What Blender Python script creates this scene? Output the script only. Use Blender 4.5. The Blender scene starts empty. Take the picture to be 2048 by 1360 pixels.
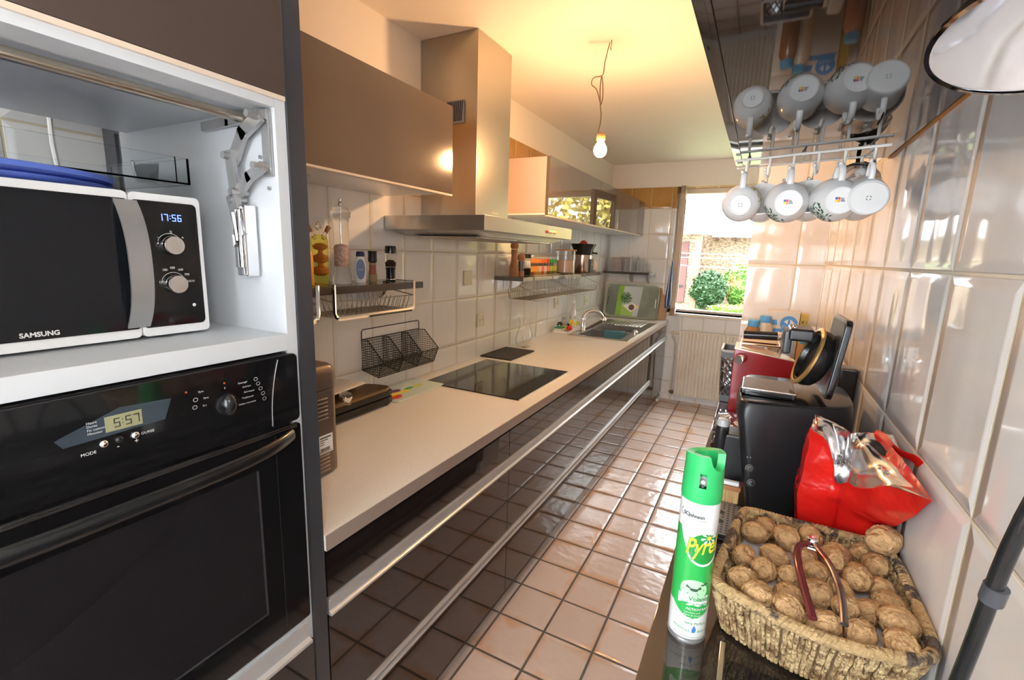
import bpy, bmesh, math, random
from mathutils import Vector, Matrix, noise
PI=math.pi
random.seed(7)
S=bpy.context.scene
COL=S.collection
# ---------------------------------------------------------------- camera
H=1.4432
cam=bpy.data.cameras.new('camera'); co=bpy.data.objects.new('camera',cam); COL.objects.link(co)
cam.sensor_width=36; cam.lens=934.8262/2048*36; cam.clip_start=.02; cam.clip_end=200
a,b,g=.4792,.1837,-.0319
ca,sa,cb,sb,cg,sg=math.cos(a),math.sin(a),math.cos(b),math.sin(b),math.cos(g),math.sin(g)
fwd=Vector((-sa*cb,ca*cb,-sb)); right=Vector((ca,sa,0)); down=fwd.cross(right)
r2=cg*right+sg*down; d2=-sg*right+cg*down
co.matrix_world=Matrix(((r2.x,-d2.x,-fwd.x,0),(r2.y,-d2.y,-fwd.y,0),(r2.z,-d2.z,-fwd.z,H),(0,0,0,1)))
S.camera=co
# ---------------------------------------------------------------- view + world + lights
S.view_settings.view_transform='Standard'; S.view_settings.look='None'
S.view_settings.exposure=0.46; S.view_settings.gamma=1; S.view_settings.use_curve_mapping=False
W=bpy.data.worlds.new('world'); S.world=W; W.use_nodes=True
nt=W.node_tree; bg=nt.nodes['Background']
bg.inputs['Color'].default_value=(.86,.93,1,1); bg.inputs['Strength'].default_value=WORLD_STRENGTH=14.0
def lamp(name,kind,loc,energy,color=(1,1,1),size=.1,rot=None):
    l=bpy.data.lights.new(name,kind); l.energy=energy; l.color=color
    if kind=='AREA': l.size=size
    elif kind=='POINT': l.shadow_soft_size=size
    elif kind=='SUN': l.angle=size
    o=bpy.data.objects.new(name,l); o.location=loc
    if rot: o.rotation_euler=rot
    COL.objects.link(o); return o
# the photographer's flash gun on top of the camera (head tipped up a little)
fl=lamp('camera_flash','POINT',(.0,-.08,1.62),8,(1,.98,.97),.07)
sun=lamp('sun','SUN',(0,0,10),3.0,(1,.96,.88),.05); sun.rotation_euler=Vector((.35,.55,-.8)).to_track_quat('-Z','Y').to_euler()
BULB=(-.70,2.15,1.915)
# ---------------------------------------------------------------- materials
def nodes(m): m.use_nodes=True; return m.node_tree.nodes,m.node_tree.links
def mat(name,col,rough=.5,metal=0,trans=0,ior=1.45,coat=0,emis=None,bump=None,noisecol=None,aniso=0,spec=.5,alpha=1,sheen=0):
    m=bpy.data.materials.new(name); N,L=nodes(m); p=N['Principled BSDF']
    p.inputs['Base Color'].default_value=(*col,1); p.inputs['Roughness'].default_value=rough
    p.inputs['Metallic'].default_value=metal; p.inputs['Transmission Weight'].default_value=trans
    p.inputs['IOR'].default_value=ior; p.inputs['Coat Weight'].default_value=coat
    p.inputs['Specular IOR Level'].default_value=spec; p.inputs['Sheen Weight'].default_value=sheen
    if coat: p.inputs['Coat Roughness'].default_value=.05
    if aniso: p.inputs['Anisotropic'].default_value=aniso
    if emis: p.inputs['Emission Color'].default_value=(*emis[0],1); p.inputs['Emission Strength'].default_value=emis[1]
    tc=None
    if bump or noisecol: tc=N.new('ShaderNodeTexCoord')
    if bump:
        t=N.new('ShaderNodeTexNoise'); t.inputs['Scale'].default_value=bump[0]; t.inputs['Detail'].default_value=bump[2] if len(bump)>2 else 3
        if len(bump)>3:
            mp=N.new('ShaderNodeMapping'); mp.inputs['Scale'].default_value=bump[3]; L.new(tc.outputs['Object'],mp.inputs[0]); L.new(mp.outputs[0],t.inputs['Vector'])
        else: L.new(tc.outputs['Object'],t.inputs['Vector'])
        bp=N.new('ShaderNodeBump'); bp.inputs['Strength'].default_value=bump[1]; bp.inputs['Distance'].default_value=.01
        L.new(t.outputs['Fac'],bp.inputs['Height']); L.new(bp.outputs[0],p.inputs['Normal'])
    if noisecol:  # (scale, col2, lo, hi[, mapping scale])
        t=N.new('ShaderNodeTexNoise'); t.inputs['Scale'].default_value=noisecol[0]; t.inputs['Detail'].default_value=4
        if len(noisecol)>4:
            mp=N.new('ShaderNodeMapping'); mp.inputs['Scale'].default_value=noisecol[4]; L.new(tc.outputs['Object'],mp.inputs[0]); L.new(mp.outputs[0],t.inputs['Vector'])
        else: L.new(tc.outputs['Object'],t.inputs['Vector'])
        r=N.new('ShaderNodeValToRGB'); r.color_ramp.elements[0].position=noisecol[2]; r.color_ramp.elements[1].position=noisecol[3]
        r.color_ramp.elements[0].color=(*col,1); r.color_ramp.elements[1].color=(*noisecol[1],1)
        L.new(t.outputs['Fac'],r.inputs[0]); L.new(r.outputs[0],p.inputs['Base Color'])
    return m
def tile_mat(name,ax,sa_,oa,sb_,ob,grout_w,tile,grout,rough=.08,var=.05,bumpw=(9,.25),brown=None,paint=None,pillow=.0,tint2=None,mapsc=(1,1,1)):
    """glazed tile grid in object (=world) coordinates; ax like 'yz'"""
    m=bpy.data.materials.new(name); N,L=nodes(m); p=N['Principled BSDF']
    tc=N.new('ShaderNodeTexCoord'); sx=N.new('ShaderNodeSeparateXYZ'); L.new(tc.outputs['Object'],sx.inputs[0])
    def mt(op,x,y=None,z=None,clamp=False):
        n=N.new('ShaderNodeMath'); n.operation=op; n.use_clamp=clamp
        for i,v in enumerate((x,y,z)):
            if v is None: continue
            if isinstance(v,(int,float)): n.inputs[i].default_value=v
            else: L.new(v,n.inputs[i])
        return n.outputs[0]
    A=sx.outputs['XYZ'.index(ax[0].upper())]; B=sx.outputs['XYZ'.index(ax[1].upper())]
    def cell(v,o,s):
        u=mt('DIVIDE',mt('SUBTRACT',v,o),s); f=mt('FRACT',u); e=mt('MULTIPLY',mt('MINIMUM',f,mt('SUBTRACT',1,f)),s)
        return mt('FLOOR',u),e
    ua,ea=cell(A,oa,sa_); ub,eb=cell(B,ob,sb_); e=mt('MINIMUM',ea,eb)
    mr=N.new('ShaderNodeMapRange'); mr.interpolation_type='SMOOTHSTEP'; L.new(e,mr.inputs[0])
    mr.inputs[1].default_value=grout_w*.35; mr.inputs[2].default_value=grout_w*.65; mask=mr.outputs[0]
    cx=N.new('ShaderNodeCombineXYZ'); L.new(ua,cx.inputs[0]); L.new(ub,cx.inputs[1])
    wn=N.new('ShaderNodeTexWhiteNoise'); wn.noise_dimensions='2D'; L.new(cx.outputs[0],wn.inputs['Vector'])
    def mix(f,a_,b_):
        n=N.new('ShaderNodeMix'); n.data_type='RGBA'
        for i,v in ((0,f),(6,a_),(7,b_)):
            if isinstance(v,(int,float)): n.inputs[i].default_value=v
            elif isinstance(v,tuple): n.inputs[i].default_value=(*v,1)
            else: L.new(v,n.inputs[i])
        return n.outputs[2]
    tn=N.new('ShaderNodeTexNoise'); tn.inputs['Scale'].default_value=6; tn.inputs['Detail'].default_value=5; L.new(tc.outputs['Object'],tn.inputs['Vector'])
    if tint2:
        ms=N.new('ShaderNodeMapRange'); L.new(e,ms.inputs[0]); ms.inputs[1].default_value=0; ms.inputs[2].default_value=sa_*.38
        nz=mt('MULTIPLY_ADD',tn.outputs['Fac'],2.2,-.75)
        f=mt('MAXIMUM',mt('SUBTRACT',nz,ms.outputs[0]),0.0,clamp=True)
        f2=mt('MULTIPLY',f,1.9,clamp=True)
        c=mix(f2,tile,tint2); 
        c=mix(mt('MULTIPLY',wn.outputs['Value'],.35),c,tuple(x*.72 for x in tile))
    else:
        c=mix(mt('MULTIPLY',wn.outputs['Value'],var*2),tile,tuple(x*.8 for x in tile))
    if brown:
        z0,z1,bc=brown; isb=mt('MULTIPLY',mt('GREATER_THAN',B,z0),mt('LESS_THAN',B,z1+.5))
        bb=mix(tn.outputs['Fac'],bc,tuple(x*.45 for x in bc)); c=mix(isb,c,bb)
    c=mix(mask,grout,c)
    rr=mt('MULTIPLY_ADD',mask,-(.7-rough),.7)
    hgt=mask
    n1=N.new('ShaderNodeTexNoise'); n1.inputs['Scale'].default_value=bumpw[0]; n1.inputs['Detail'].default_value=1.5
    mp=N.new('ShaderNodeMapping'); mp.inputs['Scale'].default_value=mapsc; L.new(tc.outputs['Object'],mp.inputs[0])
    cm=N.new('ShaderNodeVectorMath'); cm.operation='MULTIPLY_ADD'; L.new(wn.outputs['Color'],cm.inputs[0]); cm.inputs[1].default_value=(3,3,3); L.new(mp.outputs[0],cm.inputs[2])
    L.new(cm.outputs[0],n1.inputs['Vector'])
    pm=N.new('ShaderNodeMapRange'); pm.interpolation_type='SMOOTHSTEP'; L.new(e,pm.inputs[0]); pm.inputs[1].default_value=0; pm.inputs[2].default_value=.02
    hh=mt('ADD',mt('MULTIPLY',mask,.25),mt('MULTIPLY',mt('MULTIPLY',n1.outputs['Fac'],bumpw[1]*8),pm.outputs[0]))
    hh=mt('ADD',hh,mt('MULTIPLY',pm.outputs[0],pillow))
    if paint:
        z1,pc=paint; isp=mt('GREATER_THAN',B,z1); c=mix(isp,c,pc); 
        rr=mt('ADD',mt('MULTIPLY',rr,mt('SUBTRACT',1,isp)),mt('MULTIPLY',isp,.6)); hh=mt('MULTIPLY',hh,mt('SUBTRACT',1,isp))
    bp=N.new('ShaderNodeBump'); bp.inputs['Strength'].default_value=1; bp.inputs['Distance'].default_value=.004
    L.new(hh,bp.inputs['Height']); L.new(bp.outputs[0],p.inputs['Normal']); L.new(c,p.inputs['Base Color']); L.new(rr,p.inputs['Roughness'])
    return m
PAINT=(.82,.76,.68)
GR=(.62,.54,.38)
m_wl=tile_mat('glazed_tiles_left','yz',.2124,1.4869,.2519,1.4373,.005,(.80,.79,.77),GR,brown=(1.941,2.143,(.62,.33,.09)),paint=(2.143,PAINT),bumpw=(8,.20),mapsc=(1,1,.55))
m_wf=tile_mat('glazed_tiles_far','xz',.2,-1.04,.2475,1.4275,.005,(.80,.79,.77),GR,brown=(1.9225,2.127,(.62,.33,.09)),paint=(2.127,PAINT),bumpw=(8,.10),mapsc=(1,1,.55))
m_wr=tile_mat('glazed_tiles_right','yz',.2203,1.1309,.2795,1.4348,.0055,(.74,.72,.70),(.66,.62,.50),bumpw=(7,.22),mapsc=(1,1,.4))
m_wp=tile_mat('glazed_tiles_pier','xz',.2203,.14,.2695,1.43,.0055,(.78,.73,.68),(.66,.55,.38),bumpw=(7,.12),mapsc=(1,1,.5))
m_fl=tile_mat('terracotta_floor','xy',.1955,-.7823,.1955,1.4767,.009,(.66,.52,.45),(.10,.085,.075),rough=.22,bumpw=(22,.10),tint2=(.62,.34,.17),pillow=.25)
m_paint=mat('wall_paint',PAINT,.6); m_ceil=mat('ceiling_paint',(.86,.80,.70),.6)
white_lam=mat('white_laminate',(.66,.69,.72),.35); m_white=mat('white_plastic',(.85,.86,.87),.25)
m_taupe=mat('glossy_taupe',(.155,.112,.085),.13,coat=.0,spec=.6)
m_taupe2=mat('mirror_taupe',(.12,.095,.085),.015,spec=1.0,ior=1.7)
m_rail=mat('matt_aluminium',(.66,.66,.66),.38,metal=.55)
m_dark=mat('glossy_dark_brown',(.014,.010,.011),.035,spec=.75,ior=1.52)
m_dmir=mat('glossy_black_underside',(.014,.012,.012),.03,spec=.7,ior=1.5)
m_grey=mat('anthracite_metal',(.060,.062,.072),.32,metal=.2)
m_beige=mat('beige_edge',(.72,.60,.48),.4)
m_carc=mat('beige_carcass',(.56,.43,.37),.5)
m_top=mat('worktop_laminate',(.76,.735,.69),.33,noisecol=(180,(.72,.69,.645),.4,.6))
m_topedge=mat('worktop_edge',(.34,.265,.225),.35)
m_alu=mat('brushed_aluminium',(.70,.70,.70),.28,metal=1,aniso=.5)
m_steel=mat('brushed_steel',(.50,.46,.40),.30,metal=1,bump=(60,.02,2,(1,1,.02)))
m_steel2=mat('sink_steel',(.62,.60,.58),.26,metal=1)
m_chrome=mat('chrome',(.85,.85,.86),.06,metal=1)
m_silver=mat('silver_plastic',(.42,.42,.42),.35,metal=.6)
m_blk=mat('gloss_black',(.008,.008,.009),.06,spec=.6); m_blk2=mat('matte_black_plastic',(.016,.016,.018),.33); m_blks=mat('satin_black',(.012,.012,.013),.2)
m_ovglass=mat('oven_window_glass',(.016,.014,.016),.08,spec=.6)
m_glass=mat('clear_glass',(1,1,1),.0,trans=1,ior=1.45)
m_acry=mat('clear_acrylic',(.96,.985,1),.02,trans=1,ior=1.14)
m_blue=mat('blue_plastic',(.13,.22,.75),.35)
m_wire=mat('black_wire',(.012,.012,.012),.4)
m_wirew=mat('white_wire',(.82,.80,.76),.35)
m_wirec=mat('chrome_wire',(.40,.37,.30),.3,metal=.6)
m_red=mat('red_enamel',(.30,.012,.014),.22,coat=.3); m_redp=mat('red_plastic',(.65,.03,.02),.3)
m_wood=mat('beech_wood',(.50,.24,.10),.35,noisecol=(14,(.40,.17,.065),.35,.65,(1,1,.15)))
m_cork=mat('cork',(.38,.20,.10),.8)
m_oil=mat('green_yellow_oil',(.93,.95,.25),.02,trans=.93,ior=1.2); m_vin=mat('amber_vinegar',(.55,.12,.005),.15)
m_cer=mat('white_porcelain',(.86,.86,.85),.14)
m_leaf=mat('printed_green',(.03,.12,.05),.3); m_ink=mat('printed_dark',(.03,.05,.05),.4)
m_white_ink=mat('printed_white',(.75,.75,.75),.4); m_blueink=mat('printed_blue',(.05,.12,.5),.4)
m_redink=mat('printed_red',(.7,.05,.03),.4); m_yel=mat('printed_yellow',(.85,.68,.05),.4); m_grn=mat('printed_green_bright',(.05,.42,.08),.35)
m_paper=mat('paper',(.75,.70,.64),.8)
m_led=mat('blue_display',(.02,.02,.1),.4,emis=((.15,.25,1),2.2))
m_stone=mat('barn_stone',(.36,.27,.19),.9,noisecol=(11,(.17,.115,.075),.42,.60,(1,1,2.0)),bump=(9,.6))
m_slate=mat('slate_roof',(.72,.70,.68),.7,noisecol=(8,(.45,.42,.40),.4,.6)); m_grass=mat('grass',(.12,.15,.06),.9,noisecol=(3,(.19,.21,.09),.35,.65))
m_bush=mat('bush_leaf',(.022,.058,.016),.5); m_bush2=mat('rosy_leaf',(.40,.30,.12),.6); m_yleaf=mat('autumn_leaf',(.45,.36,.07),.6); m_trunk=mat('bark',(.12,.09,.06),.9)
m_door=mat('old_plank_door',(.10,.045,.04),.8); m_cream=mat('cream_gloss_paint',(.74,.69,.60),.4,noisecol=(5,(.66,.58,.48),.4,.7)); m_frame=mat('weathered_window_wood',(.56,.42,.33),.6,noisecol=(6,(.40,.33,.26),.4,.65,(1,1,.3)))
# ---------------------------------------------------------------- mesh builder
def V(*a): return Vector(a)
class MB:
    def __init__(s): s.bm=bmesh.new(); s.mi=0; s.bv=False
    def _m(s,fs):
        for f in fs: f.material_index=s.mi
    def face(s,pts):
        f=s.bm.faces.new([s.bm.verts.new(Vector(p)) for p in pts]); f.material_index=s.mi; return s
    def box(s,x0,x1,y0,y1,z0,z1,bev=0,seg=2,M=None):
        t=bmesh.new(); bmesh.ops.create_cube(t,size=1)
        for v in t.verts: v.co=Vector(((x0+x1)/2+v.co.x*(x1-x0),(y0+y1)/2+v.co.y*(y1-y0),(z0+z1)/2+v.co.z*(z1-z0)))
        if bev: s.bv=True; bmesh.ops.bevel(t,geom=t.edges[:],offset=bev,segments=seg,affect='EDGES',profile=.5)
        s.add(t,M); return s
    def add(s,t,M=None):
        if M is not None: bmesh.ops.transform(t,matrix=M,verts=t.verts)
        mp={v:s.bm.verts.new(v.co) for v in t.verts}
        for f in t.faces:
            try: nf=s.bm.faces.new([mp[v] for v in f.verts]); nf.material_index=s.mi
            except ValueError: pass
        t.free(); return s
    def cyl(s,p0,p1,r0,r1=None,seg=24,bev=0):
        r1=r0 if r1 is None else r1; p0,p1=Vector(p0),Vector(p1); L=(p1-p0).length
        pr=[(0,0),(r0,0),(r1,L),(0,L)]
        if bev: pr=[(0,0),(r0-bev,0),(r0-bev*.3,bev*.3),(r0,bev),(r1,L-bev),(r1-bev*.3,L-bev*.3),(r1-bev,L),(0,L)]
        return s.lathe(pr,p0,p1-p0,seg)
    def lathe(s,prof,c=(0,0,0),ax=(0,0,1),seg=32,a0=0,a1=2*PI,M=None):
        ax=Vector(ax).normalized(); q=Vector((0,0,1)).rotation_difference(ax); c=Vector(c)
        full=abs(a1-a0-2*PI)<1e-6; n=seg if full else seg+1; rings=[]
        for r,z in prof:
            if r<1e-7: v=s.bm.verts.new(c+q@Vector((0,0,z))); rings.append([v]*n)
            else: rings.append([s.bm.verts.new(c+q@Vector((r*math.cos(a0+(a1-a0)*i/seg),r*math.sin(a0+(a1-a0)*i/seg),z))) for i in range(n)])
        for k in range(len(rings)-1):
            A,B=rings[k],rings[k+1]
            for i in range(seg):
                j=(i+1)%n
                vs=[]
                for v in (A[i],A[j],B[j],B[i]):
                    if v not in vs: vs.append(v)
                if len(vs)>2:
                    try: f=s.bm.faces.new(vs); f.material_index=s.mi
                    except ValueError: pass
        return s
    def tube(s,pts,r,seg=8,closed=False,flat=None):
        P=[Vector(p) for p in pts]; n=len(P); R=r if isinstance(r,(list,tuple)) else [r]*n
        up=None; rings=[]
        for i in range(n):
            if closed: t=(P[(i+1)%n]-P[i-1])
            else: t=P[min(i+1,n-1)]-P[max(i-1,0)]
            if t.length<1e-9: t=Vector((0,0,1))
            t.normalize()
            if up is None:
                up=Vector((0,0,1)) if abs(t.z)<.9 else Vector((1,0,0))
            u=(up-t*up.dot(t))
            if u.length<1e-6: u=t.orthogonal()
            u.normalize(); w=t.cross(u); up=u
            fa,fb=(1,1) if flat is None else flat
            rings.append([s.bm.verts.new(P[i]+u*math.cos(2*PI*k/seg)*R[i]*fa+w*math.sin(2*PI*k/seg)*R[i]*fb) for k in range(seg)])
        m=n if closed else n-1
        for i in range(m):
            A,B=rings[i],rings[(i+1)%n]
            for k in range(seg):
                f=s.bm.faces.new([A[k],A[(k+1)%seg],B[(k+1)%seg],B[k]]); f.material_index=s.mi
        if not closed:
            for rg in (rings[0][::-1],rings[-1]): f=s.bm.faces.new(rg); f.material_index=s.mi
        return s
    def sph(s,c,r,seg=20,rings=12,M=None):
        if not isinstance(r,(tuple,list)): r=(r,r,r)
        t=bmesh.new(); bmesh.ops.create_uvsphere(t,u_segments=seg,v_segments=rings,radius=1)
        for v in t.verts: v.co=Vector((v.co.x*r[0],v.co.y*r[1],v.co.z*r[2]))
        if M is not None: bmesh.ops.transform(t,matrix=M,verts=t.verts)
        for v in t.verts: v.co+=Vector(c)
        return s.add(t)
    def prism(s,poly,ax,a_,b_,bev=0):
        t=bmesh.new()
        def mk(p,w):
            return {'x':(w,p[0],p[1]),'y':(p[0],w,p[1]),'z':(p[0],p[1],w)}[ax]
        A=[t.verts.new(mk(p,a_)) for p in poly]; B=[t.verts.new(mk(p,b_)) for p in poly]; n=len(poly)
        t.faces.new(A[::-1]); t.faces.new(B)
        for i in range(n): t.faces.new([A[i],A[(i+1)%n],B[(i+1)%n],B[i]])
        bmesh.ops.recalc_face_normals(t,faces=t.faces)
        if bev: s.bv=True; bmesh.ops.bevel(t,geom=t.edges[:],offset=bev,segments=2,affect='EDGES',profile=.5)
        return s.add(t)
    def grid(s,fn,nu,nv,cu=False):
        G=[[s.bm.verts.new(fn(i/nu,j/nv)) for j in range(nv+1)] for i in range(nu if cu else nu+1)]
        for i in range(nu):
            A,B=G[i],G[(i+1)%len(G)]
            for j in range(nv):
                f=s.bm.faces.new([A[j],B[j],B[j+1],A[j+1]]); f.material_index=s.mi
        return s
    def build(s,name,mats,parent=None,loc=(0,0,0),flat=False,angle=38,norm=True,rot=0):
        me=bpy.data.meshes.new(name); 
        if norm: bmesh.ops.recalc_face_normals(s.bm,faces=s.bm.faces)
        base=Vector(loc)
        p=parent
        if parent is not None:
            base=Vector((0,0,0))
            while p is not None: base+=p.location; p=p.parent
        if base.length>0: bmesh.ops.translate(s.bm,vec=-base,verts=s.bm.verts)
        s.bm.to_mesh(me); s.bm.free()
        for m in (mats if isinstance(mats,(list,tuple)) else [mats]): me.materials.append(m)
        if not flat:
            me.polygons.foreach_set('use_smooth',[True]*len(me.polygons)); me.set_sharp_from_angle(angle=math.radians(angle))
        o=bpy.data.objects.new(name,me); COL.objects.link(o)
        if s.bv and not flat: wn_=o.modifiers.new('wn','WEIGHTED_NORMAL'); wn_.keep_sharp=True
        if parent is not None: o.parent=parent
        else: o.location=base
        return o
def tag(o,label,cat,group=None,kind=None):
    if label: o['label']=label
    if cat: o['category']=cat
    if group: o['group']=group
    if kind: o['kind']=kind
    return o
def thing(name,label,cat,loc=(0,0,0),group=None,kind=None):
    o=bpy.data.objects.new(name,None); o.empty_display_size=.05; COL.objects.link(o); o.location=loc
    return tag(o,label,cat,group,kind)
def struct(o): o['kind']='structure'; return o
def rrect(w,h,r,n=5,cx=0,cy=0):
    pts=[]
    for qx,qy,a0 in ((1,1,0),(-1,1,PI/2),(-1,-1,PI),(1,-1,1.5*PI)):
        for i in range(n+1):
            t=a0+PI/2*i/n; pts.append((cx+qx*(w/2-r)+r*math.cos(t),cy+qy*(h/2-r)+r*math.sin(t)))
    return pts
_font={}
def text_obj(name,txt,size,fn,m,parent,align='LEFT',extr=0,sx=1,bold=0,shear=0,dil=0):
    """fn maps text plane (x,y) -> world point"""
    cu=bpy.data.curves.new('t','FONT'); cu.body=txt; cu.size=size; cu.align_x=align; cu.resolution_u=3; cu.shear=shear
    cu.offset=bold
    to=bpy.data.objects.new('t',cu); me=bpy.data.meshes.new_from_object(to)
    bm=bmesh.new(); bm.from_mesh(me)
    if dil:
        bmesh.ops.triangulate(bm,faces=bm.faces[:])
    base=Vector((0,0,0)); p=parent
    while p is not None: base+=p.location; p=p.parent
    for v in bm.verts: v.co=Vector(fn(v.co.x*sx,v.co.y))-base
    m2=bpy.data.meshes.new(name); bm.to_mesh(m2); bm.free(); m2.materials.append(m)
    bpy.data.objects.remove(to); bpy.data.curves.remove(cu); bpy.data.meshes.remove(me)
    o=bpy.data.objects.new(name,m2); COL.objects.link(o); o.parent=parent; return o
SEG={'0':'abcdef','1':'bc','2':'abged','3':'abgcd','4':'fgbc','5':'afgcd','6':'afgedc','7':'abc','8':'abcdefg','9':'abcfgd'}
def seven(mb,txt,h,fn,t=.12):
    w=h*.55; x=0
    for ch in txt:
        if ch==':':
            for yy in (.3,.7): mb.face([fn(x,yy*h),fn(x+h*t,yy*h),fn(x+h*t,yy*h+h*t),fn(x,yy*h+h*t)])
            x+=h*.3; continue
        if ch==' ': x+=h*.75; continue
        T=h*t; R={'a':(0,h-T,w,h),'d':(0,0,w,T),'g':(0,h/2-T/2,w,h/2+T/2),'f':(0,h/2,T,h),'b':(w-T,h/2,w,h),'e':(0,0,T,h/2),'c':(w-T,0,w,h/2)}
        for sg_ in SEG[ch]:
            a_,b_,c_,d_=R[sg_]; mb.face([fn(x+a_,b_),fn(x+c_,b_),fn(x+c_,d_),fn(x+a_,d_)])
        x+=h*.75
    return mb
# ================================================================ ROOM
LW=-1.4527; RW=.2487; CZ=2.36; FY=4.93; Z=.825
struct(MB().box(-1.6,1.2,-1.72,5.23,-.05,0).build('floor',m_fl,flat=True))
struct(MB().box(-1.6,1.2,-1.72,5.23,CZ,CZ+.05).build('ceiling',m_ceil,flat=True))
struct(MB().box(LW-.12,LW,-1.6,FY+.3,0,CZ).build('wall_left',m_wl,flat=True))
struct(MB().box(RW,RW+.12,-1.6,2.5,0,CZ).build('wall_right',m_wr,flat=True))
struct(MB().box(-.055,1.1,2.5,2.75,0,CZ).build('wall_pier',m_wp,flat=True))
struct(MB().box(1.0,1.1,2.75,FY,0,CZ).build('wall_recess',m_wr,flat=True))
w=MB(); w.box(LW-.12,-1.38,-1.72,-1.6,0,CZ); w.box(.05,RW+.12,-1.72,-1.6,0,CZ); w.box(-1.38,.05,-1.72,-1.6,2.2,CZ); w.box(-1.38,.05,-1.72,-1.6,0,.5)
struct(w.build('wall_back',m_paint,flat=True))
w2=struct(thing('window_added_daylight',None,None,(-1.38,-1.66,.5)))  # unseen window behind the camera, added to let daylight into the room
f=MB(); f.box(-1.38,-1.33,-1.69,-1.63,.5,2.2); f.box(0,.05,-1.69,-1.63,.5,2.2); f.box(-1.33,0,-1.69,-1.63,.5,.55); f.box(-1.33,0,-1.69,-1.63,2.15,2.2); f.box(-.69,-.64,-1.69,-1.63,.55,2.15); f.build('window_frame',m_cream,w2)
MB().box(-1.33,0,-1.662,-1.658,.55,2.15).build('pane',m_glass,w2)
WX0,WX1,WZ0,WZ1=-.80,.45,.905,2.127
w=MB(); w.box(LW,WX0,FY,FY+.30,0,CZ); w.box(WX1,1.1,FY,FY+.3,0,CZ); w.box(WX0,WX1,FY,FY+.3,0,WZ0); w.box(WX0,WX1,FY,FY+.3,WZ1,CZ)
struct(w.build('wall_far',m_wf,flat=True))
struct(MB().box(-.80,.95,FY-.012,FY,0,.055).build('baseboard_far',m_wf,flat=True))
win=struct(thing('window_1',None,None,(WX0,FY+.16,WZ0)))
f=MB(); y0,y1=FY+.15,FY+.21
f.box(WX0,WX0+.05,y0,y1,WZ0,WZ1,.004); f.box(WX1-.05,WX1,y0,y1,WZ0,WZ1,.004); f.box(WX0,WX1,y0,y1,WZ1-.05,WZ1,.004); f.box(WX0,WX1,y0,y1,WZ0,WZ0+.025,.004)
f.build('window_frame',m_cream,win)
MB().box(WX0-.01,WX1,FY-.03,FY+.16,WZ0-.03,WZ0,.006).build('sill',m_cream,win)
def sash(hx,ang,sgn):
    e=thing('sash',None,None); e.parent=win; e.location=Vector((hx,FY+.15,WZ0+.012))-win.location; e.rotation_euler=(0,0,ang)
    L=.56; h=WZ1-WZ0-.06; t=.04
    fr=MB(); fr.box(0,.07,-t,0,0,h,.004); fr.box(L-.07,L,-t,0,0,h,.004); fr.box(0,L,-t,0,0,.08,.004); fr.box(0,L,-t,0,h-.07,h,.004); fr.box(0,L,-t-.012,-t,0,.02)
    fr.mi=1; fr.cyl((L-.03,-t-.02,h*.42),(L-.03,-t-.02,h*.42+.09),.006); 
    o=fr.build('sash_frame',[m_frame,m_wirec]); o.parent=e
    p=MB().box(.06,L-.06,-t/2-.002,-t/2+.002,.07,h-.06).build('pane',m_glass); p.parent=e
sash(WX0+.07,-PI/2+.12,1)
sash(WX1-.05,-PI/2-.1,-1)
# ================================================================ OUTSIDE
tag(MB().box(-40,40,5.3,60,-.12,-.02).build('lawn',m_grass,flat=True),'bright green grass lawn outside the window, reaching to the stone barn','lawn',kind='stuff')
barn=thing('stone_barn','old rubble-stone barn with a pale slate roof facing the open window','barn',(-1.5,17,-.02))
MB().box(-6.0,9,17,22,-.02,2.25).build('barn_wall',m_stone,barn)
r=MB(); r.prism([(16.6,2.15),(16.6,2.30),(21,8.2),(21,8.05)],'x',-1.5,9.5); 
r.build('roof',m_slate,barn)
for i in range(14):
    MB().box(-1.4+i*.55,-1.33+i*.55,16.66,17.0,2.07,2.15).build('rafter_end',m_door,barn)
shed=thing('lean_to_shed','low shed wing with a weathered plank door at the left of the barn','shed',(-3.2,14.5,-.02))
MB().box(-6.2,-1.80,15.2,16.95,-.02,2.25).build('shed_wall',m_stone,shed)
r=MB(); r.prism([(14.8,2.15),(14.8,2.3),(19,6.2),(19,6.05)],'x',-6.6,-1.55); r.build('roof',m_slate,shed)
dr=MB().box(-2.45,-1.98,15.12,15.2,.12,1.95,.01).build('plank_door',m_door,shed)
for zz in (.6,1.5): MB().box(-2.45,-2.05,15.09,15.12,zz,zz+.05).build('strap_hinge',m_wire,dr)
MB().box(-1.79,-1.62,14.95,15.15,-.02,2.15).build('post',m_redp if False else mat('rust_post',(.30,.13,.08),.8),shed)
cl_=thing('washing_line','three white washing lines strung across the yard before the barn','washing line',(-.6,12.5,-.02))
for i,(za,zb) in enumerate(((1.62,1.62),(1.50,1.56),(1.36,1.22))):
    MB().tube([V(-3.4+.35*k,12.5,za+(zb-za)*k/16-.05*math.sin(PI*k/16)) for k in range(17)],.009,6).build('line',m_wirew,cl_)
for x in (-3.4,2.2): MB().cyl((x,12.5,-.02),(x,12.5,1.75),.03,seg=10).build('post',m_grey,cl_)
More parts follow.
